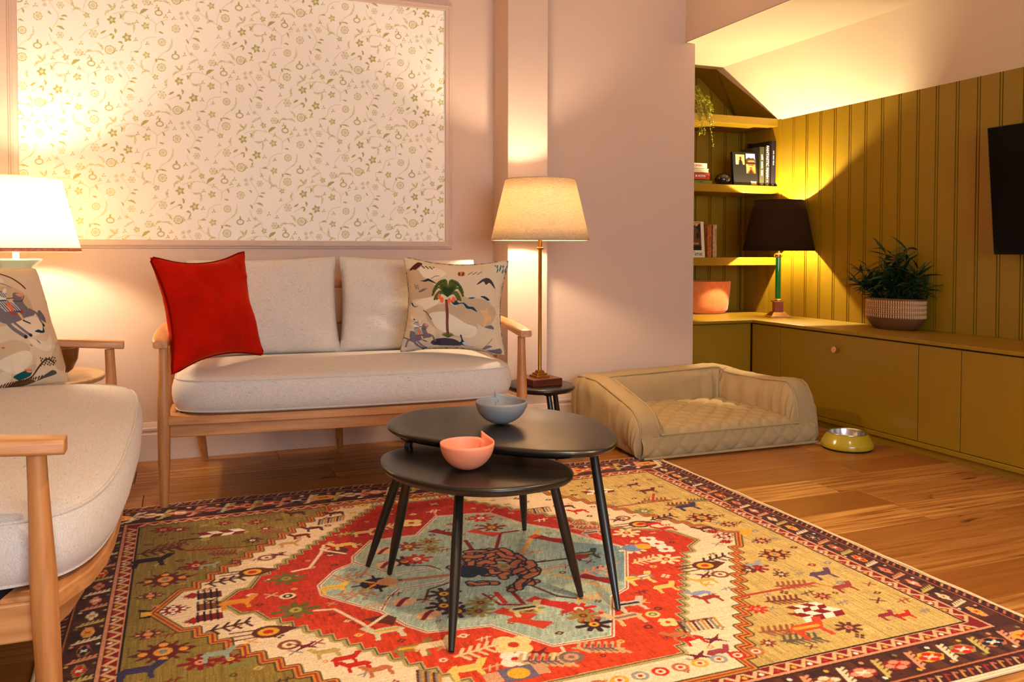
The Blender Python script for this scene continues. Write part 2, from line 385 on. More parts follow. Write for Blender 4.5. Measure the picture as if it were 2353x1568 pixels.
struct(G().box(XP-.02, XP, YN-.02, YN, .5405, ZP).build('trim_1', GREEN, smooth=0))
struct(G().box(XP-.006, XP+.002, YS-.03, YS+.002, .5405, ZP-.002).build('trim_2', GREEN, smooth=0), 'olive green corner bead')
# skirting
def skirt(name, pts):
    prof = [(0, 0), (.018, 0), (.018, .118), (.014, .124), (.014, .132), (.017, .136), (.017, .146), (.012, .151), (.010, .160), (.006, .170), (0, .172)]
    g = G(); n = len(prof); vs = []
    for (x, y), (nx, ny) in pts:
        for d, z in prof: vs.append((x+nx*d, y+ny*d, z))
    fs = [(i*n+j, i*n+(j+1) % n, (i+1)*n+(j+1) % n, (i+1)*n+j) for i in range(len(pts)-1) for j in range(n)]
    fs += [tuple(range(n)), tuple((len(pts)-1)*n+j for j in range(n-1, -1, -1))]
    return struct(g.add(vs, fs).build(name, PINK, smooth=25), 'moulded pink skirting board')
skirt('baseboard_back', [((XL, YW), (0, -1)), ((1.526, YW), (-1, -1)), ((1.526, 3.899), (-1, -1)), ((1.742, 3.899), (1, -1)), ((1.742, YW), (1, -1)), ((XN, YW), (0, -1))])
skirt('baseboard_left', [((XL, YR), (1, 0)), ((XL, YW), (1, -1))])

# papered panel and its moulding
FX0, FX1, FZ0, FZ1 = -.629, 1.262, .997, 2.163
def wallpaper():
    RES = .0026
    BG = np.array(lin(249, 241, 227)); c = Canvas(FX0-.01, FX1+.01, FZ0-.01, FZ1+.01, RES, BG)
    INK = lin(194, 187, 116); INK2 = lin(176, 168, 90); PALE = lin(204, 197, 140)
    def W(x, y): p = onY(250+x/5.2267, 100+y/5.2267, YW); return (p.x, p.z)
    a = W(1580, 205); b2 = W(1580, 1490); h = W(825, 800); h2 = W(2310, 890)
    vy = a[1]-b2[1]; vx = (h2[0]-h[0])/2
    S = 1/5.2267*.00195
    def lay(ox, oz):
        T = lambda x, y: (W(x, y)[0]+ox, W(x, y)[1]+oz)
        for P in ([(870, 380), (1000, 350), (1140, 370), (1300, 450), (1345, 500), (1340, 600)], [(1345, 500), (1400, 465), (1480, 430)],
                  [(1345, 640), (1250, 655), (1190, 700), (1170, 780), (1090, 820), (1060, 830), (1090, 930), (1180, 1000), (1310, 1080)],
                  [(1310, 1080), (1320, 980), (1400, 850), (1500, 790)], [(930, 960), (1000, 1060), (1040, 1150), (980, 1270)],
                  [(925, 20), (960, 110), (1060, 180), (1090, 290), (1140, 370)], [(480, 680), (560, 590), (640, 560), (700, 520)], [(720, 680), (800, 640), (860, 630)]):
            c.line([T(*p) for p in catmull([(q[0], q[1], 0) for q in P], 5, False) for p in [p[:2]]], .0024, PALE)
        for x, y, r, n in ((1580, 205, 54, 9), (1415, 700, 44, 10), (1240, 235, 42, 6), (1410, 995, 50, 8), (1060, 1010, 38, 6), (1575, 540, 48, 7), (640, 620, 46, 6), (1045, 40, 38, 6)):
            c.rosette(T(x, y), r*S, INK, BG, n)
        for x, y, r in ((1380, 360, 44), (1570, 865, 46)):
            p = T(x, y); c.ell(p, r*S, r*S*.8, INK2); c.ell(p, r*S*.68, r*S*.5, BG); c.leaf((p[0], p[1]+r*S*.5), (p[0], p[1]+r*S*1.7), r*S*.5, INK2)
        for x, y, r in ((845, 455, 50), (1230, 515, 46), (1020, 655, 52), (1240, 855, 44), (1105, 290, 36), (560, 405, 36)):
            p = T(x, y)
            for k in range(5):
                t = .6+k*2*pi/5; c.leaf(p, (p[0]+math.cos(t)*r*S*1.1, p[1]+math.sin(t)*r*S*1.1), r*S*.62, INK2 if r > 48 else INK)
            c.ell(p, r*S*.3, r*S*.3, BG); c.ell(p, r*S*.14, r*S*.14, INK2)
        for x0, y0, x1, y1, bd_ in ((1440, 120, 1505, 205, .15), (1315, 245, 1405, 225, .25), (1405, 225, 1510, 265, .2), (1525, 650, 1470, 805, .15), (960, 250, 1065, 195, .05), (1025, 352, 975, 445, -.25),
                                    (990, 480, 1090, 490, -.15), (1090, 480, 1090, 590, .1), (770, 405, 845, 340, .2), (845, 340, 880, 262, -.1), (795, 270, 850, 325, .1), (705, 430, 700, 525, -.2), (400, 200, 425, 320, -.15), (400, 365, 490, 335, .25)):
            c.fern(T(x0, y0), T(x1, y1), 15*S, INK, bd_)
        for x0, y0, x1, y1, w, bd_ in ((1165, 380, 1262, 318, 38, .12), (1405, 448, 1432, 512, 20, .1), (1010, 1252, 1108, 1295, 26, .15), (935, 1265, 970, 1325, 20, .1), (1040, 1165, 1112, 1182, 22, .1), (1068, 1132, 1138, 1136, 20, .1),
                                    (925, 1080, 962, 1122, 20, 0), (1360, 900, 1465, 922, 18, .1), (1345, 890, 1355, 938, 22, 0), (872, 545, 885, 615, 26, .15), (815, 630, 868, 628, 24, .1), (868, 628, 852, 682, 24, 0), (718, 615, 785, 578, 26, 0),
                                    (1372, 582, 1432, 602, 20, .1), (1090, 820, 1162, 826, 20, .1), (930, 372, 942, 442, 20, .2), (1650, 215, 1600, 245, 12, 0), (915, 710, 975, 735, 26, .2), (975, 735, 950, 800, 20, 0)):
            c.leaf(T(x0, y0), T(x1, y1), w*S, INK2, bd_)
        for x, y in ((1165, 85), (1270, 130), (1460, 400), (1550, 420), (1500, 345), (1250, 415), (965, 300), (1120, 680), (1085, 910), (960, 790), (910, 140), (1250, 720), (1130, 470), (1360, 290), (1640, 205), (545, 520), (1290, 250)):
            for dx, dy in ((-26, 18), (0, -30), (26, 14)): c.leaf(T(x, y), T(x+dx, y+dy), 15*S, INK)
        for x, y in ((1635, 360), (1705, 350), (1645, 412), (990, 130)):
            c.line([T(x-22, y), T(x+6, y-22), T(x+22, y+6), T(x-4, y+20)], .0022, INK2, True); c.ell(T(x, y), 8*S, 8*S, INK2)
    for i in range(-5, 9):
        for j in range(-4, 5): lay(i*vx, j*vy+(i % 2)*(-vy*.5)+(-vy*(i//2)*0))
    X, Z = np.meshgrid(c.X, c.Y); pos = np.stack([X, np.full_like(X, YW-.0015), Z], -1).reshape(-1, 3)
    me = painted_mesh('wallpaper', pos, c.a, c.nx, c.ny)
    m = mat('floral_wallpaper', (1, 1, 1), .7, attr='print')
    return struct(link('wallpaper', me, m, wall_back, smooth=0), 'cream wallpaper with trailing sage flowers')
wallpaper()
def frame(name, x0, x1, z0, z1, prof, m):
    g = G(); n = len(prof); vs = []
    for sx, sz in ((0, 0), (1, 0), (1, 1), (0, 1)):
        for o_, h in prof:
            vs.append(((x1+o_ if sx else x0-o_), YW-h, (z1+o_ if sz else z0-o_)))
    fs = [(i*n+j, i*n+j+1, ((i+1) % 4)*n+j+1, ((i+1) % 4)*n+j) for i in range(4) for j in range(n-1)]
    return struct(g.add(vs, fs).build(name, m, smooth=30), 'pink panel moulding around the wallpaper')
frame('trim_3', FX0, FX1, FZ0, FZ1, [(0, 0), (0, .012), (.003, .015), (.018, .013), (.020, .017), (.024, .017), (.025, .013), (.027, .013), (.029, .011), (.032, .008), (.036, .008), (.038, .003), (.04, 0)], PINK)

# ================================================================== RUG
RX0, RX1, RY0, RY1 = -.305, 2.022, 1.318, 3.345
def rug():
    RES = .003
    MAR = lin(66, 20, 14); DK = lin(30, 16, 13); RED = lin(196, 36, 12); CRM = lin(236, 208, 166); OLV = lin(160, 132, 58); AQ = lin(168, 182, 158); BLU = lin(96, 128, 138)
    NAV = lin(24, 28, 44); RST = lin(190, 108, 58); YEL = lin(228, 166, 40); SAL = lin(222, 146, 104); WHT = lin(242, 226, 200); BRN = lin(96, 40, 16); GRN = lin(128, 126, 58); DRD = lin(132, 20, 14)
    c = Canvas(RX0, RX1, RY0, RY1, RES, MAR)
    def P(x, y): p = onZ(x, y, .008); return (p.x, p.y)
    def Q(*l): return [P(*p) for p in l]
    R_ = lambda x0, x1, y0, y1: [(x0, y0), (x1, y0), (x1, y1), (x0, y1)]
    def ring(sx, sy, col): c.poly(R_(RX0+sx, RX1-sx, RY0+sy, RY1-sy), col)
    # borders: guard stripe, main border, zigzag stripe, field (side borders narrower than the end borders)
    ring(0, 0, CRM); ring(.010, .010, MAR)
    for (x0, x1, y0, y1, hor) in ((RX0, RX1, RY0+.012, RY0+.045, 1), (RX0, RX1, RY1-.045, RY1-.012, 1), (RX0+.012, RX0+.035, RY0, RY1, 0), (RX1-.035, RX1-.012, RY0, RY1, 0)):
        n = int((x1-x0 if hor else y1-y0)/.024)
        for k in range(n):
            cc = [lin(196, 130, 54), lin(176, 92, 52), lin(206, 160, 104), lin(150, 46, 22), lin(190, 112, 70)][k % 5]
            if hor: u = x0+.024*k; c.line([(u, y0+.004), (u+.012, y1-.006), (u+.02, y1-.010)], .006, cc)
            else: u = y0+.024*k; c.line([(x0+.003, u), (x1-.004, u+.012)], .006, cc)
    ring(.038, .050, DK); ring(.040, .053, RST); ring(.043, .057, BRN); ring(.046, .060, lin(72, 34, 18))
    FXa, FXb, FYa, FYb = -.130, 1.850, 1.537, 3.090
    def comb(cx, cy, s, hor, col):
        d = (0, 1) if hor else (1, 0); e = (1, 0) if hor else (0, 1)
        p0 = (cx-d[0]*s-e[0]*s*.3, cy-d[1]*s-e[1]*s*.3); p1 = (cx+d[0]*s+e[0]*s*.3, cy+d[1]*s+e[1]*s*.3)
        c.line([p0, (cx, cy), p1], s*.3, col)
        for k in range(5):
            t = -.8+.4*k; b0 = (cx+d[0]*s*t+e[0]*s*.3*t, cy+d[1]*s*t+e[1]*s*.3*t)
            c.line([b0, (b0[0]+e[0]*s*.55+d[0]*s*.25, b0[1]+e[1]*s*.55+d[1]*s*.25)], s*.2, col)
    def bflower(cx, cy, s, k, hor):
        out, inn, core = [(SAL, YEL, RED), (lin(150, 140, 70), RED, WHT), (DRD, lin(206, 140, 104), RED), (BRN, CRM, RST), (RST, NAV, WHT), (YEL, RED, CRM), (DRD, SAL, WHT)][k % 7]
        a, b = (1.5, 1) if hor else (.75, 1.7)
        c.poly([(cx-s*a, cy), (cx-s*a*.5, cy+s*b*.8), (cx+s*a*.5, cy+s*b*.8), (cx+s*a, cy), (cx+s*a*.5, cy-s*b*.8), (cx-s*a*.5, cy-s*b*.8)], out)
        for sx, sy in ((.5, 0), (-.5, 0), (0, .42), (0, -.42)): c.ell((cx+s*a*sx, cy+s*b*sy), s*a*.36, s*b*.34, inn)
        c.line([(cx-s*.3*a, cy-s*.2), (cx+s*.3*a, cy+s*.2)], s*.22, core); c.line([(cx-s*.3*a, cy+s*.2), (cx+s*.3*a, cy-s*.2)], s*.22, core)
    def border(x0, x1, y0, y1, hor):
        L_ = (x1-x0) if hor else (y1-y0); n = int(L_/.098); mid = ((y0+y1)/2 if hor else (x0+x1)/2); wd_ = (y1-y0 if hor else x1-x0)
        for k in range(int(L_/.02)):      # vertical shading of the dyed wool
            u = (x0 if hor else y0)+k*.02; cc = [lin(78, 36, 18), lin(52, 25, 16), lin(100, 50, 24), lin(84, 32, 18)][rng.integers(4)]
            c.poly(R_(u, u+.02, y0, y1) if hor else R_(x0, x1, u, u+.02), cc, .7)
        for k in range(n):
            u = (x0 if hor else y0)+(k+.5)*L_/n; q = (u, mid) if hor else (mid, u)
            bflower(q[0], q[1], wd_*.27, k*3 % 7, hor)
            v = u+L_/n*.5; q = (v, mid) if hor else (mid, v); comb(q[0], q[1], wd_*.34, hor, [CRM, lin(196, 170, 90), SAL][k % 3])
            for sg in (1, -1):
                w = u+L_/n*.28; q = (w, mid+sg*wd_*.36) if hor else (mid+sg*wd_*.36, w); c.ell(q, wd_*.06, wd_*.06, [YEL, SAL, GRN, WHT][(k+sg) % 4])
    border(RX0+.05, RX1-.05, FYb+.058, RY1-.062, True); border(RX0+.05, RX1-.05, RY0+.062, FYa-.058, True)
    border(RX0+.048, FXa-.045, RY0+.2, RY1-.2, False); border(FXb+.045, RX1-.048, RY0+.2, RY1-.2, False)
    def band(o, col): c.poly(R_(FXa-o, FXb+o, FYa-o, FYb+o), col)
    band(.054, DK); band(.050, SAL); band(.042, BRN); band(.040, DRD)
    for (a, b, y, hor, dr) in ((FXa, FXb, FYb+.023, 1, 1), (FXa, FXb, FYa-.023, 1, -1), (FYa, FYb, FXa-.023, 0, 1), (FYa, FYb, FXb+.023, 0, -1)):
        n = int((b-a)/.045); z = []
        for k in range(2*n+1):
            u = a+(b-a)*k/(2*n); v = y+(.013 if k % 2 else -.013); z.append((u, v) if hor else (v, u))
        c.line(z, .009, lin(226, 176, 122))
        for k in range(n):
            u = a+(b-a)*(k+.5)/n; c.ell((u, y-.008) if hor else (y-.008, u), .006, .006, [RED, YEL, WHT][k % 3])
    band(.009, SAL); band(.005, DK); band(0, OLV)
    # olive field, streaked along the weave
    fx = (c.X > FXa) & (c.X < FXb); fy = (c.Y > FYa) & (c.Y < FYb)
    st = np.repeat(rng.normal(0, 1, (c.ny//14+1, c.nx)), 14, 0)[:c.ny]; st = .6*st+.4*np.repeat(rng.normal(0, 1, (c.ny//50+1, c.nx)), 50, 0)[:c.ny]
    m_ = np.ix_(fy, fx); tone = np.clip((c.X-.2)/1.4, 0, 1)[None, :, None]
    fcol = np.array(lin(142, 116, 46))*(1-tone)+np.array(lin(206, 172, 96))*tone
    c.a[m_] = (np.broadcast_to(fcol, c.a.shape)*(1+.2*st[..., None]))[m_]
    def stair(a, b, n, first='x'):
        o = [a]; dx, dy = (b[0]-a[0])/n, (b[1]-a[1])/n
        for k in range(n):
            x, y = a[0]+dx*k, a[1]+dy*k
            if first == 'x': o += [(x+dx, y), (x+dx, y+dy)]
            else: o += [(x, y+dy), (x+dx, y+dy)]
        return o
    # cream lozenge with stepped edges
    CX, CY = .86, 2.33
    wl = [(-.072, 2.342), (-.003, 2.474)]
    up = stair((.0, 2.474), (.50, FYb), 13); tr = stair((1.262, FYb), (1.66, 2.42), 13, 'y'); br = stair((1.66, 2.20), (1.20, FYa), 14); bl = stair((.48, FYa), (.0, 2.21), 14, 'y')
    lo = wl+up+tr+[(1.70, 2.33), (1.735, 2.31), (1.70, 2.26)]+br+bl+[(-.003, 2.21)]
    c.poly(lo, CRM)
    c.line(lo, .026, lin(60, 52, 34), True); c.line(lo, .017, lin(214, 132, 46), True); c.line(lo, .006, lin(150, 50, 20), True)
    c.poly(Q((320, 1402), (345, 1403), (350, 1410), (345, 1421), (318, 1423)), DK); c.poly(Q((323, 1408), (348, 1406), (348, 1415), (323, 1419)), YEL)
    c.poly(Q((1700, 1215), (1728, 1219), (1724, 1232), (1700, 1228)), YEL)
    # clip the ends against the border
    for o, col in ((.0, None),):
        for s_ in (1, -1):
            pass
    # red medallion
    ru = [(.105, 2.347), (.149, 2.411), (.181, 2.416), (.215, 2.50)]+stair((.215, 2.50), (.66, 3.035), 16)[1:]
    rt = [(.96, 3.035)]+stair((.96, 3.035), (1.42, 2.46), 15, 'y')[1:]+[(1.49, 2.43), (1.53, 2.40), (1.56, 2.30), (1.50, 2.26), (1.49, 2.22)]
    rb = stair((1.47, 2.22), (1.09, 1.66), 15)+[(.66, 1.655)]
    rl = stair((.62, 1.66), (.21, 2.20), 15, 'y')+[(.183, 2.262), (.145, 2.263)]
    rd = ru+rt+rb+rl
    c.line(rd, .034, lin(176, 156, 88), True); c.line(rd, .014, NAV, True); c.line(rd, .007, lin(190, 170, 110), True)
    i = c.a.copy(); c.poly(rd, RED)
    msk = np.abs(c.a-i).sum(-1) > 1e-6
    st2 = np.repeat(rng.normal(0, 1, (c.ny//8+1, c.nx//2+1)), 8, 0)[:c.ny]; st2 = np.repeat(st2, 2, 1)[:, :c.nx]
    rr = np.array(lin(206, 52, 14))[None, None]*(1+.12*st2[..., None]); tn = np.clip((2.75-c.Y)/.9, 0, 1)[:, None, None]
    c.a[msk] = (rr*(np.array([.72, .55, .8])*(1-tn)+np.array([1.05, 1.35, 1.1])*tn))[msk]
    # pale blue medallion
    aq = Q((733, 1346), (770, 1312), (813, 1294), (812, 1280), (853, 1243), (957, 1230), (1002, 1187), (1071, 1182), (1124, 1179), (1199, 1203), (1276, 1216), (1428, 1256), (1439, 1267), (1440, 1352), (1407, 1371), (1407, 1462), (1271, 1484), (1127, 1438), (1050, 1446), (983, 1453), (933, 1437), (877, 1406), (797, 1384), (741, 1368))
    i = c.a.copy(); c.poly(aq, AQ); msk = np.abs(c.a-i).sum(-1) > 1e-6
    dg = np.array([[rng.normal()]*1 for _ in range(4000)]).ravel()
    U = ((c.X[None, :]-c.Y[:, None]*.45)*210).astype(int) % 4000; V = ((c.Y[:, None]+c.X[None, :]*.1)*34).astype(int)
    ns = dg[(U*17+V*131) % 4000]; bl_ = np.clip((c.X[None, :]-.98)/.2, 0, 1)*(np.sin(c.Y[:, None]*11+c.X[None, :]*7) > -.35)
    ac = np.array(AQ)*(1-.75*bl_[..., None])+np.array(BLU)*(.75*bl_[..., None]); c.a[msk] = (ac*(1+.13*ns[..., None]))[msk]
    c.line(aq, .012, WHT, True); c.line(aq, .005, lin(176, 96, 58), True)
    for L_, w, col in ((Q((811, 1292), (850, 1303), (905, 1320), (1000, 1305), (1018, 1312)), .012, WHT), (Q((877, 1402), (893, 1374), (917, 1354), (1015, 1338), (1032, 1330)), .012, WHT)):
        c.line(L_, w, col); c.line(L_, .005, lin(150, 66, 36))
    # small filler motifs strewn over each ground colour
    def ground(x, y): return c.a[min(c.ny-1, max(0, int((y-RY0)/RES))), min(c.nx-1, max(0, int((x-RX0)/RES)))]
    done = []
    for _ in range(1500):
        x, y = rng.uniform(FXa+.03, FXb-.03), rng.uniform(FYa+.03, FYb-.03)
        if any((x-a)**2+(y-b)**2 < .052**2 for a, b in done) or (abs(x-.868) < .15 and abs(y-2.312) < .19): continue
        gs = np.array([ground(x+dx, y+dy) for dx, dy in ((0, 0), (.024, 0), (-.024, 0), (0, .024), (0, -.024))])
        if (gs.std(0) > .09).any(): continue
        done.append((x, y)); g0 = gs.mean(0); r = rng.uniform(.007, .013); k = rng.integers(5)
        cols_ = [lin(150, 60, 30), lin(96, 40, 26), lin(214, 150, 70), lin(140, 130, 120)] if g0[1] > .2 else ([CRM, lin(232, 180, 90), BRN, lin(206, 160, 110)] if g0[0] > 4*g0[1] else [lin(120, 40, 22), lin(78, 52, 26), SAL, lin(196, 166, 90)])
        cl = cols_[rng.integers(4)]
        if k == 0: c.ell((x, y), r, r*.9, cl); c.ell((x, y), r*.45, r*.4, g0)
        elif k == 1:
            for t in range(4): c.ell((x+math.cos(t*pi/2)*r*.8, y+math.sin(t*pi/2)*r*.8), r*.5, r*.5, cl)
        elif k == 2: c.line([(x-r*1.3, y-r), (x+r*1.3, y+r)], r*.5, cl); c.line([(x-r*1.3, y+r), (x+r*1.3, y-r)], r*.5, cl)
        elif k == 3: c.line([(x-r*2, y), (x+r*2, y+r*.6)], r*.4, cl); c.line([(x-r, y-r), (x-r*.2, y+r)], r*.4, cl); c.line([(x+r*.4, y-r), (x+r*1.2, y+r*1.2)], r*.4, cl)
        else: c.poly([(x-r*1.4, y), (x, y+r), (x+r*1.4, y), (x, y-r)], cl); c.ell((x, y), r*.35, r*.35, g0)
    # branches
    for L_, w, col in ((Q((885, 1336), (910, 1335), (1030, 1322)), .018, RST), (Q((1110, 1365), (1150, 1390), (1207, 1390)), .010, DRD), (Q((1090, 1270), (1070, 1243)), .014, DRD), (Q((1140, 1262), (1150, 1225), (1190, 1220)), .012, DRD),
                      (Q((1200, 1270), (1215, 1245), (1240, 1218)), .014, lin(218, 160, 70)), (Q((1217, 1294), (1340, 1280)), .010, DK), (Q((1230, 1312), (1330, 1332), (1405, 1355)), .009, lin(222, 162, 76)),
                      (Q((1220, 1345), (1280, 1370), (1345, 1378)), .010, BRN), (Q((1167, 1350), (1205, 1390)), .014, DRD), (Q((1140, 1363), (1160, 1385)), .016, RED), (Q((1200, 1275), (1245, 1265)), .008, lin(206, 130, 70)), (Q((1240, 1312), (1300, 1300)), .008, lin(214, 140, 70)),
                      (Q((765, 1322), (800, 1335), (842, 1343)), .007, RST), (Q((842, 1343), (830, 1360), (795, 1380)), .007, RST), (Q((910, 1290), (935, 1300), (985, 1300), (1010, 1308)), .007, BRN), (Q((1030, 1340), (985, 1355), (977, 1378), (950, 1380)), .008, BRN),
                      (Q((1290, 1488), (1317, 1525)), .008, CRM), (Q((995, 1172), (1003, 1187)), .008, SAL), (Q((1125, 1178), (1137, 1167)), .006, SAL)):
        c.line(L_, w, col)
    # central rosette: navy with rust scrolls
    cen = [P(*p) for p in ((1000, 1284), (1040, 1268), (1105, 1258), (1150, 1258), (1190, 1268), (1222, 1292), (1245, 1325), (1215, 1350), (1150, 1362), (1085, 1364), (1060, 1360), (1052, 1320), (1020, 1300))]
    RS = lin(200, 112, 62)
    for i_ in range(70):
        t = rng.uniform(0, 2*pi); q = math.sqrt(rng.uniform(.0, 1.0)); m = (.868+math.cos(t)*.118*q, 2.312+math.sin(t)*.158*q)
        a = t+pi/2+rng.uniform(-.9, .9); l_ = rng.uniform(.016, .034); cv = rng.uniform(-.016, .016)
        pl_ = [(m[0]-math.cos(a)*l_, m[1]-math.sin(a)*l_), (m[0]+cv*math.sin(a), m[1]-cv*math.cos(a)), (m[0]+math.cos(a)*l_, m[1]+math.sin(a)*l_)]
        w_ = rng.uniform(.014, .024); c.line(pl_, w_+.014, NAV); c.line(pl_, w_, RS)
    for p in ((1085, 1310), (1075, 1318), (1100, 1312)): c.ell(P(*p), .03, .035, NAV)
    c.ell(P(1158, 1302), .02, .026, lin(186, 130, 80)); c.ell(P(1158, 1302), .010, .013, GRN)
    # motifs
    def star(p, s, a, b, e=1.0):
        q = P(*p)
        for k in range(8):
            t = k*pi/4; c.line([q, (q[0]+math.cos(t)*s*(1.25 if k % 4 == 0 else 1)*e, q[1]+math.sin(t)*s)], s*.42, a)
        c.ell(q, s*.62, s*.62, a); c.ell(q, s*.36, s*.36, b); c.ell(q, s*.14, s*.14, a)
    def dstar(p, s, a, b, cc):
        q = P(*p); c.poly([(q[0]-s*1.3, q[1]), (q[0]-s*.5, q[1]+s*.35), (q[0], q[1]+s), (q[0]+s*.5, q[1]+s*.35), (q[0]+s*1.3, q[1]), (q[0]+s*.5, q[1]-s*.35), (q[0], q[1]-s), (q[0]-s*.5, q[1]-s*.35)], a)
        for k in range(12):
            t = k*pi/6; c.line([q, (q[0]+math.cos(t)*s*1.0, q[1]+math.sin(t)*s*.8)], s*.16, a)
        c.ell(q, s*.34, s*.34, b); c.ell(q, s*.16, s*.16, cc)
        for dx, dy in ((.72, 0), (-.72, 0), (0, .6), (0, -.6)): c.ell((q[0]+dx*s, q[1]+dy*s), s*.17, s*.17, b)
    def blob(p, s, a, b):
        q = P(*p); c.ell(q, s, s*.9, a); c.ell(q, s*.62, s*.55, b); c.ell(q, s*.25, s*.25, a)
    def beast(p, s, col, col2=None, fl=1):
        q = P(*p); B = lambda x, y: (q[0]+x*s*fl, q[1]+y*s)
        c.poly([B(-1, .1), B(-.6, .5), B(.5, .45), B(.8, .9), B(1.2, .8), B(.9, .3), B(.6, -.1), B(.7, -.8), B(.45, -.8), B(.35, -.15), B(-.5, -.1), B(-.6, -.8), B(-.85, -.8), B(-.8, -.1)], col)
        if col2: c.line([B(-.6, .2), B(.5, .15)], s*.22, col2)
    def sprig(p, s, col, n=4, d=1):
        q = P(*p); c.line([(q[0]-s, q[1]-s*.2*d), (q[0]+s, q[1]+s*.2*d)], s*.16, col)
        for k in range(n):
            t = -.8+1.6*k/(n-1); b0 = (q[0]+s*t, q[1]+s*.2*t*d)
            for sg in (1, -1): c.line([b0, (b0[0]+s*.3, b0[1]+sg*s*.5)], s*.16, col)
    def fl4(p, s, col, core):
        q = P(*p)
        for t in range(4): c.ell((q[0]+math.cos(t*pi/2+.5)*s*.55, q[1]+math.sin(t*pi/2+.5)*s*.55), s*.5, s*.5, col)
        c.ell(q, s*.28, s*.28, core)
    def hut(p, s, cols=(DRD, WHT)):
        q = P(*p)
        for k in range(4):
            x = q[0]-s+k*s*.5
            c.poly([(x, q[1]), (x+s*.5, q[1]), (x+s*.2, q[1]+s*.45), (x-s*.3, q[1]+s*.45)], cols[k % 2]); c.poly([(x, q[1]), (x+s*.5, q[1]), (x+s*.3, q[1]-s*.4), (x-s*.2, q[1]-s*.4)], cols[(k+1) % 2])
    for p, s in (((380, 1332), .062), ((375, 1498), .062), ((1780, 1274), .05), ((1613, 1190), .055)): dstar(p, s, lin(98, 30, 14), lin(226, 150, 60), lin(120, 130, 110))
    for p in ((345, 1370), (340, 1458), (1750, 1243), (1675, 1205)): dstar(p, .032, lin(96, 34, 20), SAL, YEL)
    for p in ((398, 1402), (1663, 1232)): dstar(p, .036, DRD, WHT, RED)
    for p in ((442, 1369), (445, 1427), (1637, 1222), (1668, 1245)): dstar(p, .022, DRD, RED, DRD)
    for p, cc in (((450, 1300), SAL), ((460, 1522), SAL), ((1735, 1305), RED)): star(p, .034, DRD, cc)
    for y, cl in ((1365, BRN), (1390, lin(130, 70, 30)), (1415, DRD)):
        q = P(483, y); c.poly(R_(q[0]-.035, q[0]+.03, q[1]-.028, q[1]+.012), cl)
        for k in range(4): c.line([(q[0]-.03+k*.016, q[1]-.03), (q[0]-.03+k*.016, q[1]+.03)], .006, DK)
    for p in ((580, 1315), (617, 1452), (1620, 1300), (1470, 1205)):
        q = P(*p); c.ell(q, .04, .034, BRN); c.poly([(q[0]+.02, q[1]+.03), (q[0]+.075, q[1]), (q[0]+.02, q[1]-.03)], BRN); c.ell(q, .026, .022, YEL); c.ell(q, .013, .011, RED)
        for k in (-1, 0, 1): c.line([(q[0]-.03, q[1]+k*.02), (q[0]-.09, q[1]+k*.022)], .006, BRN)
    for p in ((613, 1282), (665, 1482), (1655, 1320), (1432, 1191)):
        blob(p, .028, lin(140, 70, 36), CRM)
    for p in ((640, 1275), (703, 1485), (1620, 1322), (1418, 1195), (755, 1181), (1240, 1500), (1605, 1508), (1640, 1470)):
        q = P(*p); c.poly([(q[0]-.03, q[1]-.022), (q[0], q[1]-.006), (q[0]+.03, q[1]-.022), (q[0]+.012, q[1]), (q[0]+.03, q[1]+.022), (q[0], q[1]+.006), (q[0]-.03, q[1]+.022), (q[0]-.012, q[1])], lin(110, 30, 40))
    for p in ((515, 1335), (525, 1440), (1520, 1190), (1640, 1285)): sprig(p, .05, lin(70, 30, 26), 4, 1)
    for p, s, a, b in (((658, 1330), .04, lin(110, 96, 36), lin(160, 140, 70)), ((680, 1402), .045, lin(110, 96, 36), lin(186, 160, 60)), ((1480, 1175), .03, GRN, CRM)): star(p, s, a, b)
    blob((661, 1370), .022, CRM, DK)
    for p, s, fl in (((545, 1386), .05, 1),): beast(p, s, lin(222, 140, 40), None, fl)
    for p, fl in (((752, 1270), 1), ((850, 1430), 1)):   # herons
        q = P(*p); up_ = 1 if p[1] < 1300 else -1
        c.line([(q[0]-.12, q[1]-.12*up_), (q[0]-.07, q[1]-.11*up_), (q[0]-.02, q[1]), (q[0]+.0, q[1]+.07*up_)], .010, CRM)
        c.poly([(q[0]-.015, q[1]-.02*up_), (q[0]+.05, q[1]+.04*up_), (q[0]+.07, q[1]-.0*up_), (q[0]+.05, q[1]-.03*up_)], BRN); c.line([(q[0]-.005, q[1]+.02*up_), (q[0]+.05, q[1]-.03*up_)], .010, CRM)
    for p, s, cl, c2, fl in (((790, 1254), .045, lin(226, 192, 108), YEL, -1), ((888, 1452), .05, lin(206, 200, 160), YEL, -1), ((950, 1492), .05, lin(150, 120, 60), YEL, 1), ((1000, 1485), .05, lin(230, 200, 150), None, 1), ((835, 1225), .04, lin(222, 186, 120), None, 1),
                              ((795, 1228), .03, GRN, YEL, 1), ((1075, 1540), .05, lin(232, 196, 96), None, 1), ((1470, 1330), .05, lin(232, 200, 110), YEL, 1), ((1530, 1350), .04, lin(226, 190, 96), None, 1), ((1360, 1225), .04, lin(190, 160, 140), NAV, 1), ((1480, 1325), .03, lin(160, 110, 100), WHT, -1),
                              ((1450, 1390), .05, lin(206, 186, 160), NAV, 1), ((1440, 1420), .05, lin(226, 180, 120), lin(140, 110, 110), -1)): beast(p, s, cl, c2, fl)
    for p, s in (((945, 1202), .04), ((1180, 1482), .05), ((1285, 1510), .025), ((1535, 1430), .025)): fl4(p, s, lin(240, 206, 130), lin(196, 60, 20))
    for p, s in (((1185, 1515), .04), ((1490, 1240), .03), ((1510, 1250), .03), ((1530, 1262), .03)): fl4(p, s, WHT, RED)
    for p, s in (((890, 1210), .05), ((1095, 1495), .055), ((1480, 1288), .045)): sprig(p, s, lin(236, 196, 140), 5)
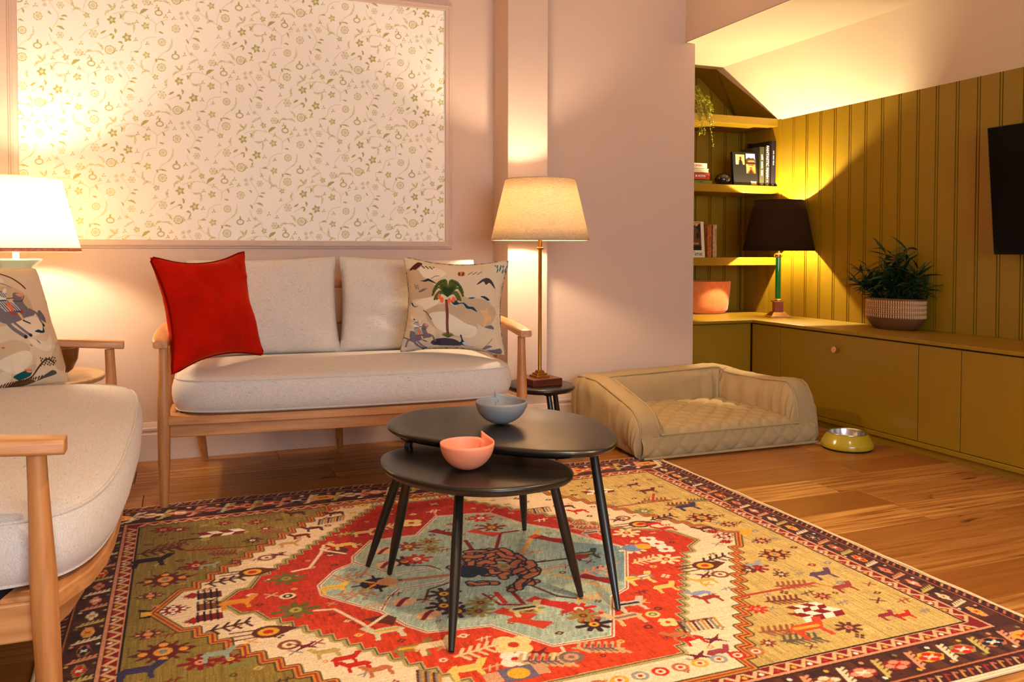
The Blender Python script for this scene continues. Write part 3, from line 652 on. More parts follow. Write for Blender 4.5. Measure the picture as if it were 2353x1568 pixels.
    for p, s in (((1245, 1520), .06), ((1375, 1490), .055), ((1330, 1205), .04), ((1350, 1215), .05)):
        sprig(p, s, lin(206, 166, 110), 7, -2); sprig(p, s*.6, lin(110, 80, 80), 5, -2)
    for p in ((1455, 1262), (1530, 1285), (1440, 1225)): star(p, .036, lin(240, 206, 150), RED)
    q = P(1465, 1258); c.ell((q[0]-.02, q[1]), .034, .03, lin(120, 140, 170)); c.ell((q[0]+.022, q[1]), .026, .024, YEL)
    blob((1313, 1510), .03, lin(130, 100, 90), lin(206, 150, 110)); blob((1500, 1412), .02, lin(226, 200, 120), GRN)
    q = P(1192, 1547); c.poly(R_(q[0]-.08, q[0]+.07, q[1]-.022, q[1]+.022), lin(206, 150, 110)); c.poly(R_(q[0]-.04, q[0]+.04, q[1]-.03, q[1]+.03), lin(110, 96, 110)); c.ell(q, .026, .024, YEL)
    # flowers on the blue ground
    for p in ((938, 1256), (930, 1290), (958, 1285), (1020, 1365), (1050, 1405), (1020, 1392), (1105, 1191), (1130, 1212), (1330, 1400), (1365, 1435), (1345, 1415)):
        cl = [lin(60, 22, 24), RED, lin(130, 56, 30)][(p[0]*7) % 3]; star(p, .036, cl, [YEL, WHT, YEL][(p[0]*7) % 3])
    for p in ((985, 1245), (990, 1262), (1105, 1385), (1100, 1405), (1340, 1415), (1215, 1402)): star(p, .032, lin(150, 128, 48), DRD)
    for p in ((1020, 1225), (1110, 1225), (1250, 1238), (1265, 1240), (1370, 1330), (1255, 1385), (1180, 1412), (1275, 1390), (1215, 1430)):
        q = P(*p); a = (p[0]*3 % 7)
        c.poly([(q[0]-.05, q[1]+.03), (q[0]-.01, q[1]+.05), (q[0]+.01, q[1]+.01), (q[0]+.06, q[1]-.02), (q[0]+.02, q[1]-.05), (q[0]-.01, q[1]-.01)], [RED, DRD, lin(206, 60, 26)][a % 3])
    for p in ((866, 1341),):
        q = P(*p); c.ell(q, .048, .04, DK); c.ell(q, .024, .02, RED)
        for k in range(8): t = k*pi/4; c.line([q, (q[0]+math.cos(t)*.07, q[1]+math.sin(t)*.06)], .008, [DK, YEL][k % 2])
        c.ell(P(890, 1337), .03, .026, lin(206, 136, 88))
    beast((768, 1352), .045, lin(228, 186, 76), YEL); sprig((805, 1325), .05, lin(190, 130, 90), 4); sprig((815, 1365), .05, lin(190, 130, 90), 4, -1); sprig((860, 1392), .035, lin(206, 160, 110), 4)
    for p in ((890, 1297), (928, 1383), (985, 1413), (883, 1266)): q = P(*p); c.ell(q, .034, .026, lin(226, 176, 130)); c.line([(q[0]-.02, q[1]-.02), (q[0], q[1]+.01), (q[0]+.014, q[1]+.02)], .014, DRD)
    beast((1345, 1275), .05, lin(46, 48, 34), GRN); c.ell(P(1330, 1280), .035, .02, DRD); beast((1210, 1400), .05, lin(206, 186, 120), NAV); sprig((1370, 1310), .05, SAL, 4); sprig((1350, 1375), .04, lin(226, 160, 70), 4)
    # motifs scattered on the olive field and the cream band
    for p, s in (((515, 1225), .07), ((1380, 1130), .06), ((1890, 1410), .065), ((1860, 1395), .05)): hut(p, s)
    for p, s, a in (((375, 1218), .03, DRD), ((412, 1217), .024, DRD), ((516, 1203), .022, DRD), ((590, 1200), .024, DRD), ((610, 1215), .02, DRD), ((580, 1242), .024, BRN), ((540, 1292), .016, BRN), ((530, 1515), .024, DRD), ((1890, 1370), .02, DRD), ((1680, 1165), .02, BRN), ((1795, 1320), .02, BRN), ((1720, 1310), .02, BRN), ((1950, 1442), .028, BRN), ((1740, 1400), .024, RED), ((1765, 1478), .016, DRD)): star(p, s, a, [SAL, WHT, YEL][p[0] % 3])
    for p, s in (((470, 1262), .05), ((510, 1272), .04), ((1505, 1150), .05), ((1800, 1380), .05), ((1560, 1160), .05), ((1600, 1150), .04), ((1820, 1345), .05), ((1840, 1470), .05), ((1790, 1450), .05), ((620, 1222), .04)):
        sprig(p, s, [lin(120, 50, 30), lin(96, 84, 60), lin(150, 80, 40)][p[0] % 3], 6, -1)
    for L_, w, cl in ((Q((345, 1265), (400, 1255), (430, 1266), (560, 1257), (615, 1249)), .007, lin(110, 30, 18)), (Q((1705, 1370), (1870, 1340)), .012, lin(180, 60, 40)), (Q((1870, 1340), (1940, 1355)), .006, lin(180, 90, 50)), (Q((1395, 1167), (1510, 1153), (1560, 1146)), .008, lin(160, 60, 36)), (Q((415, 1242), (460, 1237)), .012, lin(70, 24, 16)), (Q((1500, 1152), (1502, 1135)), .010, RED)): c.line(L_, w, cl)
    sprig((365, 1266), .06, lin(90, 26, 16), 5); sprig((390, 1253), .05, lin(120, 50, 26), 5); beast((345, 1290), .06, lin(40, 18, 14)); beast((318, 1545), .05, lin(60, 50, 80), None); beast((480, 1300), .03, lin(150, 160, 130)); beast((500, 1505), .04, lin(150, 165, 140)); beast((1940, 1350), .04, lin(160, 60, 50)); beast((1890, 1320), .045, lin(96, 66, 90)); beast((1580, 1165), .05, lin(70, 50, 80)); beast((1862, 1445), .06, lin(206, 70, 30), YEL); beast((1490, 1128), .04, BRN); beast((1455, 1115), .03, lin(96, 30, 60)); beast((1735, 1298), .03, lin(150, 160, 160)); beast((550, 1530), .03, GRN); beast((2080, 1415), .03, RED); beast((2040, 1415), .03, lin(150, 40, 50))
    for p, cl in (((680, 1180), BRN), ((770, 1180), BRN), ((665, 1250), lin(206, 150, 90)), ((750, 1500), lin(186, 160, 90)), ((795, 1515), RED), ((690, 1232), DRD), ((820, 1530), RED), ((870, 1540), RST), ((720, 1215), BRN), ((1300, 1165), BRN), ((1330, 1175), RED), ((1500, 1205), RED), ((1530, 1215), RED), ((1610, 1365), lin(140, 150, 180)), ((1620, 1335), lin(206, 166, 70)), ((1630, 1375), lin(160, 50, 40)), ((1590, 1470), RED), ((1655, 1500), lin(160, 60, 70)), ((1560, 1460), RST), ((1620, 1215), BRN)): beast(p, .036, cl, None, 1 if p[0] % 2 else -1)
    for x0, y0, x1, y1 in ((735, 1195, 790, 1185), (1205, 1172, 1260, 1165), (1560, 1432, 1640, 1420), (960, 1542, 1010, 1550)):   # fringed combs
        a, b = P(x0, y0), P(x1, y1); c.line([a, b], .010, DRD)
        for k in range(9): t = k/8; m = (a[0]+(b[0]-a[0])*t, a[1]+(b[1]-a[1])*t); c.line([m, (m[0]-.012, m[1]-.05)], .008, [BRN, lin(140, 130, 110), lin(196, 140, 60)][k % 3])
    for k in range(14):       # ringed discs along the cream band ends
        for (y, x0) in ((3.062, .52), (1.60, .58)):
            q = (x0+k*.052, y); c.ell(q, .021, .019, [RED, RST, YEL, lin(150, 150, 140)][k % 4]); c.ell(q, .012, .011, CRM); c.ell(q, .006, .006, RED)
    # weave noise and a soft pile
    c.a *= (1+.10*rng.normal(0, 1, (c.ny, c.nx)))[..., None]*(1+.06*np.repeat(rng.normal(0, 1, (c.ny, 1)), c.nx, 1))[..., None]
    X, Y = np.meshgrid(c.X, c.Y)
    wav = .004*np.sin(X*5.1+.6)*np.clip((Y-(RY1-.10))/.10, 0, 1)+.003*np.sin(X*13)*np.clip((Y-(RY1-.05))/.05, 0, 1)
    Z = .0078+.0003*rng.normal(0, 1, X.shape)
    edge = (X < RX0+.004) | (X > RX1-.004) | (Y < RY0+.004) | (Y > RY1-.004); Z[edge] = .001
    pos = np.stack([X+.004*np.sin(Y*9)*np.clip((X-(RX1-.08))/.08, 0, 1), Y+wav*2.2, Z], -1).reshape(-1, 3)
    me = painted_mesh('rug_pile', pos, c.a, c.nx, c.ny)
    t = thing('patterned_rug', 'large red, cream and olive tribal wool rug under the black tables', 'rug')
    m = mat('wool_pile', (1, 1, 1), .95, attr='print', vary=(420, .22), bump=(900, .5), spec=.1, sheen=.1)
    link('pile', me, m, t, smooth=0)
    g = G().box(RX0+.004, RX1-.004, RY0+.004, RY1-.006, .0, .004); g.build('backing', mat('rug_backing', lin(160, 130, 90), .95), t, smooth=0)
    g = G()
    for x in (RX0-.002, RX1+.002): g.tube([(x+.002*math.sin(y*31), y, .005) for y in np.linspace(RY0, RY1-.01, 60)], .005, 6)
    for y in (RY0-.001,): g.tube([(x, y, .005) for x in np.linspace(RX0, RX1, 40)], .004, 6)
    g.build('selvedge', mat('selvedge_wool', lin(226, 196, 150), .95), t)
rug()

# ================================================================== SOFAS
def spindle(g, p0, p1, r0, rm, r1, n=12, tm=.45):
    P0, P1 = Vector(p0), Vector(p1); ts = [0, .12, .28, tm, .62, .8, .92, 1]
    rs = [r0, r0+(rm-r0)*.35, r0+(rm-r0)*.8, rm, rm, rm+(r1-rm)*.6, rm+(r1-rm)*.9, r1]
    return g.tube([P0.lerp(P1, t) for t in ts], rs, n)
def seat_cushion(W, y0, y1, z0, z1, name, parent, mat_, bulge=.035):
    """loose box cushion with crowned top, bowed front and piped seams"""
    nx, ny = 36, 14; V = []; F = []
    def ring_pt(u, v):
        return u, v
    zs = [(0.0, .84), (.04, .91), (.10, .945), (.16, .965), (.30, .99), (.48, 1.0), (.66, .996), (.80, .98), (.90, .955), (.97, .92), (1.0, .88)]
    hx, hy = W/2, (y1-y0)/2; cy = (y0+y1)/2
    def outline(k, n, s):
        t = 2*pi*k/n; e = .30; ca, sa = math.cos(t), math.sin(t)
        x = math.copysign(abs(ca)**e, ca); y = math.copysign(abs(sa)**e, sa)
        fr = bulge*(1-(x*.96)**2) if y < 0 else 0
        return (x*hx*(1-(1-s)*hy/hx), cy+y*hy*s-fr*abs(y)*s)
    n = 96; rows = []
    for t, s in zs:
        z = z0+(z1-z0)*t; rows.append([(*outline(k, n, s), z) for k in range(n)])
    for s in (.80, .62, .42, .24, .1):
        zt = z1+.030*(1-(s/.88)**2); rows.append([(*outline(k, n, s), zt) for k in range(n)])
    for r in rows: V += r
    for i in range(len(rows)-1):
        for k in range(n): l = (k+1) % n; F.append((i*n+k, i*n+l, (i+1)*n+l, (i+1)*n+k))
    F += [tuple(range(n-1, -1, -1)), tuple((len(rows)-1)*n+k for k in range(n))]
    o = G().add(V, F).build(name, mat_, parent, smooth=60)
    g = G()
    for t, s in ((.10, .949), (.90, .959)):
        z = z0+(z1-z0)*t; g.tube([(*outline(k, n, s), z) for k in range(n)], z0*0+.0034, 6, closed=True)
    g.build('piping', mat_, o)
    return o
def pillow_pts(a, b, T, n, pinch=.10, seed=0, ear=.0, power=.42, rnd=.07):
    u = np.linspace(-1, 1, n); U, V = np.meshgrid(u, u)
    X = a*U*(1-pinch*(1-V**2)*np.abs(U)**1.5); Y = b*V*(1-pinch*(1-U**2)*np.abs(V)**1.5)
    cor = (np.abs(U)*np.abs(V))**6; X = X*(1+ear*cor)*(1-rnd*np.abs(V)**9); Y = Y*(1+ear*cor)*(1-rnd*np.abs(U)**9)
    th = T*(np.clip((1-U**2)*(1-V**2), 0, 1))**power
    r = np.random.default_rng(seed); W = np.zeros_like(U)
    for _ in range(7):
        k = r.uniform(2, 7); an = r.uniform(0, 2*pi); W += r.uniform(.3, 1)*np.sin(k*(U*math.cos(an)+V*math.sin(an))*2+r.uniform(0, 6))
    edge = np.clip(1-np.abs(U), 0, 1)*np.clip(1-np.abs(V), 0, 1)
    for _ in range(10):       # gathers running in from the seams
        s_ = r.integers(4); p = r.uniform(-.85, .85); q = (V-p if s_ < 2 else U-p); d = (1-U, 1+U, 1-V, 1+V)[s_]
        W += 3.0*np.exp(-(q/.05)**2)*np.exp(-(d/.35)**2)*np.clip(d*8, 0, 1)*r.choice([-1, 1])
    return U, V, X, Y, th, W*T*.034*np.clip(edge*12, 0, 1)
def cushion(name, label, cat, a, b, T, M_, mat_, pipe_mat=None, pinch=.10, seed=0, ear=.03, n=44, canvas=None, parent=None, power=.42, rnd=.07):
    """square scatter cushion in its own XZ plane (front faces -Y); M_ places it"""
    N = canvas.nx if canvas else n
    U, V, X, Y, th, W = pillow_pts(a, b, T, N, pinch, seed, ear, power, rnd)
    fr = np.stack([X, -(th+W), Y], -1).reshape(-1, 3)
    if parent is None:
        root = bpy.data.objects.new(name, None); COL.objects.link(root); root.matrix_world = M_; root.empty_display_size = .05; tag(root, label, cat)
    else:
        root = bpy.data.objects.new(name, None)
    cols = canvas.a if canvas else np.ones((N*N, 3))*.5
    if canvas:
        me = painted_mesh('cover_front', fr, cols, N, N); f = link('cover_front', me, mat_, root, smooth=60)
        N2 = n; U, V, X, Y, th, W = pillow_pts(a, b, T, N2, pinch, seed, ear, power, rnd)
        bk = np.stack([X, (th+W), Y], -1).reshape(-1, 3); i = [(j*N2+k, (j+1)*N2+k, (j+1)*N2+k+1, j*N2+k+1) for j in range(N2-1) for k in range(N2-1)]
        G().add(bk.tolist(), i).build('cover_back', pipe_mat or mat_, root, smooth=60); per = (X, Y, N2)
    else:
        bk = np.stack([X, (th+W), Y], -1).reshape(-1, 3); i = [(j*N+k, j*N+k+1, (j+1)*N+k+1, (j+1)*N+k) for j in range(N-1) for k in range(N-1)]
        g = G().add(fr.tolist(), i).add(bk.tolist(), [q[::-1] for q in i]); me = g.mesh('cover')
        bm = bmesh.new(); bm.from_mesh(me); bmesh.ops.remove_doubles(bm, verts=bm.verts, dist=1e-5); bm.to_mesh(me); bm.free()
        if parent is None: link('cover', me, mat_, root, smooth=60)
        else:
            bpy.data.objects.remove(root); root = link(name, me, mat_, parent, smooth=60); root.matrix_local = M_
        per = (X, Y, N)
    if pipe_mat:
        X, Y, N = per; E = [(0, k) for k in range(N)]+[(k, N-1) for k in range(1, N)]+[(N-1, k) for k in range(N-2, -1, -1)]+[(k, 0) for k in range(N-2, 0, -1)]
        G().tube([(X[j, k], 0, Y[j, k]) for j, k in E][::2], .0045, 6, closed=True).build('piping', pipe_mat, root)
    return root
def sofa(name, label, loc, rz, W, nb=2, D=.70, slide=.0, bow=.026):
    """open oak frame: x runs along the front, y towards the back"""
    t = thing(name, label, 'sofa', loc, rz); h = W/2
    for sx in (-1, 1):
        g = G(); spindle(g, (sx*h, -.010, .0095), (sx*h, .012, .594), .0150, .0222, .0160); g.build('front_leg', OAKZ, t)
        g = G(); spindle(g, (sx*(h-.115), D+.015, 0), (sx*(h-.07), D-.10, .33), .0125, .020, .018); g.build('rear_leg', OAKZ, t)
        g = G(); spindle(g, (sx*(h-.008), .33, .30), (sx*h, .345, .620), .013, .017, .014); g.build('arm_post', OAKZ, t)
        # arm: shaped board, rising slightly to the back and bowing outwards
        V = []; F = []; n = 15
        for i in range(n):
            u = i/(n-1); y = -.035+u*(D+.015); w = .030+.004*math.sin(pi*u)-.006*u; cx = sx*(h+.006-.028*u*u+.012*math.sin(pi*u)); z = .594+.042*u+.004*math.sin(pi*u)
            if i == 0: w *= .8
            for dx, dz in ((-1, .004), (-.8, 0), (.8, 0), (1, .004), (1, .022), (.8, .028), (-.8, .028), (-1, .022)): V.append((cx+dx*w, y, z+dz))
        for i in range(n-1):
            for k in range(8): F.append((i*8+k, i*8+(k+1) % 8, (i+1)*8+(k+1) % 8, (i+1)*8+k))
        F += [tuple(range(7, -1, -1)), tuple((n-1)*8+k for k in range(8))]
        G().add(V, F).build('arm', OAKY, t, smooth=50, bevel=.002)
        G().box(sx*(h-.02)-.014, sx*(h-.02)+.014, .012, D-.07, .262, .332).build('side_rail', OAKY, t, bevel=.004)
    # bowed front rail in two steps
    def rail(y0, y1, z0, z1, bow, hw):
        g = G(); n = 17; V = []; F = []
        for i in range(n):
            u = -1+2*i/(n-1); b_ = -bow*(1-abs(u)**(2.2 if bow < .04 else 7)); x = u*hw
            V += [(x, y0+b_, z0), (x, y1+b_*.6, z0), (x, y1+b_*.6, z1), (x, y0+b_, z1)]
        for i in range(n-1):
            for k in range(4): F.append((i*4+k, i*4+(k+1) % 4, (i+1)*4+(k+1) % 4, (i+1)*4+k))
        F += [(3, 2, 1, 0), tuple((n-1)*4+k for k in range(4))]; return g.add(V, F)
    rail(-.016, .075, .308, .340, bow, h-.014).build('seat_rail', OAKX, t, bevel=.004)
    rail(.006, .030, .260, .309, bow*.7, h-.014).build('apron', OAKX, t, bevel=.003)
    G().box(-h+.02, h-.02, D-.105, D-.075, .255, .325).build('back_apron', OAKX, t, bevel=.003)
    G().box(-h+.03, h-.03, .06, D-.10, .312, .330).build('seat_deck', mat('webbing', lin(70, 56, 44), .9), t, smooth=0)
    for x in ((0,) if W < 1.5 else (-.28, .28)):
        g = G(); spindle(g, (x+.02, D-.02, 0), (x, D-.10, .28), .012, .018, .017); g.build('middle_leg', OAKZ, t)
    # back frame: posts, top rail and slats
    for sx in (-1, 1):
        G().tube([(sx*(h-.035), D-.09, .30), (sx*(h-.04), D-.035, .62), (sx*(h-.05), D+.02, .80)], [.018, .017, .014], 10).build('back_post', OAKZ, t)
    G().tube([(x, D+.018-.0*x, .795) for x in np.linspace(-h+.05, h-.05, 9)], .016, 10, sq=(1.3, .8)).build('top_rail', OAKX, t)
    G().tube([(x, D-.03, .62) for x in np.linspace(-h+.05, h-.05, 9)], .012, 10).build('middle_rail', OAKX, t)
    for k in range(int(W/.16)):
        x = -h+.12+k*(W-.24)/(int(W/.16)-1); G().tube([(x, D-.085, .31), (x, D-.03, .62), (x, D+.016, .79)], .009, 8).build('spindle', OAKZ, t)
    seat_cushion(W-.035, -.030-slide, D-.10, .338, .482, 'seat_cushion', t, LINEN)
    # loose back cushions leaning on the frame
    w = (W-.10)/nb
    for k in range(nb):
        x = -W/2+.05+w*(k+.5)
        M_ = Matrix.Translation((x, D-.160, .700)) @ Matrix.Rotation(math.radians(-13), 4, 'X') @ Matrix.Rotation(math.radians((-1.5, 1.5, 0)[k % 3]), 4, 'Y')
        cushion('back_cushion', '', '', w/2-.002, .222, .085, M_, LINEN, None, .045, 20+k, .02, 40, None, t, .36, .03)
    return t
sofa('sofa', 'two seat oak sofa with oatmeal cushions under the papered panel', (.635, 3.266, 0), math.radians(-3.7), 1.385)
SL = sofa('sofa', 'oatmeal oak sofa cut off by the left edge, beside the glowing lamp', (-.222, 2.490, 0), pi/2, 1.665, slide=.055, bow=.075)

# scatter cushions
VELVET = mat('orange_red_velvet', lin(186, 20, 3), .9, vary=(9, .16), sheen=.25, bump=(500, .1), spec=.05)
VELP = mat('velvet_piping', lin(132, 10, 3), .9, spec=.05)
for m_ in (VELVET, VELP): m_.node_tree.nodes['Principled BSDF'].inputs['Sheen Tint'].default_value = (1, .25, .05, 1)
def basis(o, right, up):
    r = Vector(right).normalized(); u = Vector(up); u = (u-r*u.dot(r)).normalized(); y = u.cross(r)      # local X right, Z up, Y back
    return Matrix(((r.x, y.x, u.x, o[0]), (r.y, y.y, u.y, o[1]), (r.z, y.z, u.z, o[2]), (0, 0, 0, 1)))
cushion('scatter_cushion', 'plain orange-red velvet cushion with piped edge on the sofa', 'cushion', .226, .212, .085, basis((.112, 3.463, .722), (.754, .655, .042), (-.168, .13, .977)), VELVET, VELP, .155, 3, .10)
def desert_print(kind):
    """landscape print on the cushion front; coordinates run 0..1"""
    n = 300; BG = lin(220, 196, 160); c = Canvas(0, 1, 0, 1, 1/(n-1), BG); c.soft = .003
    TAN = lin(190, 158, 118); PAL = lin(236, 220, 190); INKB = lin(44, 42, 48); TEA = lin(16, 66, 84); GRY = lin(110, 104, 108); ORG = lin(232, 110, 50); BRN = lin(88, 36, 24); LEAF = lin(44, 66, 24); LEA2 = lin(120, 124, 50); BLUE = lin(30, 70, 110)
    def Q(L_): return [T(*p) for p in L_]
    if kind == 'palm': T = lambda x, y: ((x-70)/1470, 1-(y-110)/1380)
    else: T = lambda x, y: ((x+480)/1270, 1-(y-30)/1440)
    def blob(L_, col, al=1): c.poly([q[:2] for q in catmull([(*T(*p), 0) for p in L_], 6)], col, al)
    def stroke(L_, w, col, al=1): c.line([q[:2] for q in catmull([(*T(*p), 0) for p in L_], 6, False)], w, col, False, al)
    def rider(ox, oy, s, fl=1):
        X = lambda x, y: (ox+x*s, oy+y*s); B = lambda L_, col: blob([X(*p) for p in L_], col); S = lambda L_, w, col: stroke([X(*p) for p in L_], w*s, col)
        HR = lin(118, 108, 112)
        B([(60, 560), (130, 560), (220, 600), (330, 590), (430, 600), (500, 630), (480, 680), (380, 700), (300, 740), (230, 760), (150, 770), (80, 720), (55, 640)], HR)
        B([(300, 480), (320, 410), (350, 395), (420, 410), (445, 440), (400, 465), (400, 540), (430, 600), (340, 640), (300, 560)], HR)
        B([(345, 415), (420, 405), (440, 435), (380, 450)], lin(222, 150, 110))
        S([(450, 610), (520, 650), (545, 720), (570, 800)], .022, HR); S([(150, 740), (200, 830), (310, 930)], .03, HR); S([(230, 770), (280, 830), (360, 920)], .022, HR); S([(80, 720), (30, 760), (5, 860)], .022, HR)
        for p in ((305, 932), (360, 918), (565, 800)): c.ell(T(*X(*p)), .014*s, .014*s, INKB)
        B([(215, 610), (300, 660), (350, 610), (365, 640), (330, 660), (240, 665)], lin(180, 60, 40))
        B([(120, 390), (170, 370), (240, 380), (250, 440), (190, 450), (130, 440)], BLUE); B([(140, 490), (230, 480), (300, 550), (340, 640), (220, 610), (160, 560)], BLUE)
        for k in range(7): S([(130+k*18, 385), (140+k*18, 440)], .006, PAL); S([(150+k*20, 495), (190+k*24, 620)], .006, PAL)
        B([(220, 510), (250, 520), (275, 600), (235, 605)], ORG); B([(110, 420), (220, 450), (240, 475), (150, 470)], PAL); B([(225, 380), (265, 330), (275, 350), (250, 395)], PAL)
        B([(130, 340), (150, 330), (190, 350), (170, 370), (140, 360)], PAL); B([(110, 335), (115, 310), (140, 315), (145, 340)], lin(80, 40, 40)); B([(295, 650), (325, 655), (350, 735), (330, 740)], lin(222, 180, 110)); S([(335, 740), (400, 775)], .014, INKB)
        S([(240, 465), (300, 465)], .008, BRN); S([(290, 500), (380, 505), (430, 450)], .006, BRN)
    if kind == 'palm':
        blob([(70, 300), (250, 260), (360, 380), (520, 470), (560, 640), (400, 690), (200, 720), (90, 800)], TAN, .8); blob([(880, 560), (1000, 660), (1250, 680), (1400, 760), (1480, 900), (1300, 1100), (1000, 900), (850, 760)], TAN, .75); blob([(430, 860), (700, 760), (820, 780), (1000, 900), (1190, 1100), (900, 1280), (500, 1080)], TAN, .75)
        blob([(480, 920), (640, 880), (760, 900), (1000, 1040), (1170, 1110), (1120, 1260), (900, 1260), (640, 1170), (520, 1020)], PAL, .85); blob([(220, 760), (450, 680), (650, 680), (580, 780), (420, 860), (330, 800)], PAL, .8); blob([(300, 220), (560, 200), (700, 300), (500, 400), (340, 340)], PAL, .7)
        blob([(310, 430), (370, 420), (430, 390), (500, 420), (580, 470), (520, 455), (440, 430), (380, 445)], INKB); stroke([(480, 390), (540, 345), (600, 335)], .008, GRY); blob([(1140, 460), (1210, 380), (1290, 352), (1370, 400), (1440, 520), (1380, 470), (1330, 430), (1280, 460), (1240, 410), (1190, 440)], lin(70, 60, 60))
        blob([(280, 600), (350, 560), (420, 548), (360, 590), (300, 612)], GRY); blob([(140, 770), (170, 770), (210, 815), (285, 815), (220, 832), (170, 810)], TEA); stroke([(380, 875), (440, 910), (510, 1000)], .012, GRY); blob([(1030, 665), (1140, 655), (1080, 680)], TEA); blob([(1210, 640), (1280, 635), (1360, 685), (1330, 700), (1270, 670)], TEA)
        blob([(790, 720), (860, 710), (900, 745), (970, 740), (1040, 790), (1110, 800), (1170, 870), (1080, 830), (1010, 820), (950, 755), (840, 780)], TEA)
        stroke([(760, 1250), (745, 1080), (740, 900), (725, 720)], .026, BRN)
        for k in range(26):
            y = 730+k*20; stroke([(715+ (k*20)*.06, y), (735+k*20*.06, y+8)], .010, lin(140, 70, 50))
        for sx in (-1, 1):
            for ex, ey, cy_ in ((185, 705, 585), (150, 700, 610), (218, 640, 520), (212, 590, 478), (196, 545, 448), (172, 505, 428), (138, 465, 414), (95, 430, 405), (45, 398, 420)):
                p = [(735, 650), (735+sx*ex*.30, (650+cy_)/2-12), (735+sx*ex*.62, cy_), (735+sx*ex*.88, (cy_+ey)/2+4), (735+sx*ex, ey)]
                stroke(p, .021, LEAF); stroke([(x, y-5) for x, y in p[1:]], .006, LEA2)
        for x, y in ((620, 665), (660, 712), (765, 720), (822, 700)): c.ell(T(x, y), .018, .03, ORG)
        blob([(500, 1390), (560, 1330), (700, 1300), (850, 1320), (940, 1390), (900, 1440), (560, 1440)], lin(70, 64, 76))
        for k in range(14): a = -1.2+k*.18; stroke([(755, 1290), (755+math.sin(a)*90, 1270-math.cos(a)*70)], .007, [LEA2, LEAF][k % 2])
        blob([(925, 1240), (945, 1235), (965, 1310), (990, 1350), (1080, 1400), (1110, 1440), (960, 1420), (920, 1380), (945, 1330)], TEA); blob([(960, 1370), (1040, 1350), (1110, 1430), (1000, 1420)], lin(206, 200, 200))
        blob([(130, 280), (220, 170), (260, 140), (320, 160), (240, 260), (190, 265)], BRN)
        for k in range(10): c.ell(T(320+k*20, 190+(k % 3)*14), .008, .008, lin(60, 60, 40))
        blob([(860, 300), (880, 250), (950, 250), (960, 310), (900, 330)], lin(196, 120, 80)); stroke([(875, 260), (885, 310)], .014, lin(90, 44, 30)); stroke([(940, 260), (930, 310)], .014, lin(90, 44, 30))
        for k in range(12): c.leaf(T(1010+k*16, 300-(k % 4)*12), T(1024+k*16, 280-(k % 4)*12), .012, LEA2)
        for k in range(26): c.leaf(T(1390+(k*37 % 150), 150+(k*53 % 100)), T(1400+(k*37 % 150), 180+(k*53 % 100)), .012, lin(50, 110, 110))
        blob([(1210, 850), (1290, 840), (1330, 800), (1350, 900), (1400, 920), (1390, 1010), (1340, 1000), (1290, 1080), (1260, 1070), (1290, 950)], lin(226, 176, 120)); blob([(1290, 1090), (1400, 1060), (1440, 1120), (1350, 1110)], GRY)
        stroke([(1250, 1460), (1310, 1380), (1400, 1270)], .006, GRY); blob([(1260, 1440), (1330, 1380), (1390, 1390), (1330, 1430), (1280, 1460)], lin(120, 116, 130)); blob([(1320, 1470), (1420, 1430), (1500, 1410), (1500, 1480)], GRY)
        for k in range(8): c.ell(T(210+(k*29 % 70), 500+(k*17 % 60)), .007, .007, GRY)
        blob([(60, 1330), (200, 1330), (420, 1390), (520, 1420), (300, 1440), (100, 1440)], lin(206, 190, 170)); stroke([(60, 1310), (180, 1330), (300, 1400)], .01, INKB)
        rider(130, 760, .78)
    else:
        for L_, al in (([(-480, 300), (-200, 200), (0, 210), (200, 300), (380, 330), (500, 520), (420, 700), (0, 800), (-480, 700)], .6), ([(-480, 1000), (-100, 1000), (200, 950), (330, 1060), (200, 1200), (-100, 1330), (-480, 1300)], .5), ([(560, 1200), (700, 1000), (790, 1150), (700, 1350)], .6)): blob(L_, TAN, al)
        for L_ in ([(-40, 620), (60, 590), (90, 720), (0, 760)], [(230, 770), (430, 700), (550, 730), (540, 850), (410, 930), (300, 880)], [(40, 120), (220, 130), (300, 230), (210, 260), (80, 190)], [(330, 960), (520, 1000), (640, 900), (560, 1100), (420, 1080)], [(0, 1180), (280, 1080), (340, 1200), (160, 1330)]): blob(L_, PAL, .75)
        rider(0, 0, 1.0)
        stroke([(-200, 190), (0, 205), (140, 240), (260, 270), (340, 320)], .008, GRY); stroke([(250, 100), (380, 180), (450, 270), (490, 340)], .014, BRN); blob([(150, 110), (250, 120), (240, 140), (170, 130)], ORG); blob([(540, 650), (590, 610), (630, 700), (640, 760), (590, 750), (550, 700)], GRY); blob([(420, 880), (470, 855), (520, 870), (550, 810), (550, 880), (500, 900)], TEA)
        stroke([(180, 1440), (340, 1380), (440, 1250), (520, 1200), (590, 1250)], .014, BRN)
        for k in range(30): x = 430+(k*47 % 180); y = 1170+(k*31 % 90); c.leaf(T(x, y), T(x+14, y+22), .012, lin(50, 44, 26))
        blob([(140, 1355), (250, 1310), (330, 1310), (320, 1370), (220, 1400), (180, 1390)], lin(14, 84, 84)); blob([(270, 1310), (330, 1250), (400, 1255), (330, 1330)], lin(206, 180, 160)); stroke([(260, 1300), (330, 1310)], .014, ORG); blob([(400, 1430), (560, 1330), (620, 1370), (480, 1410)], lin(80, 78, 70)); blob([(-300, 1480), (60, 1450), (220, 1400), (400, 1430), (200, 1470)], lin(96, 70, 44))
        for k in range(24): stroke([(-200+k*28, 1470-k*3), (-190+k*28, 1450-k*3)], .012, BRN)
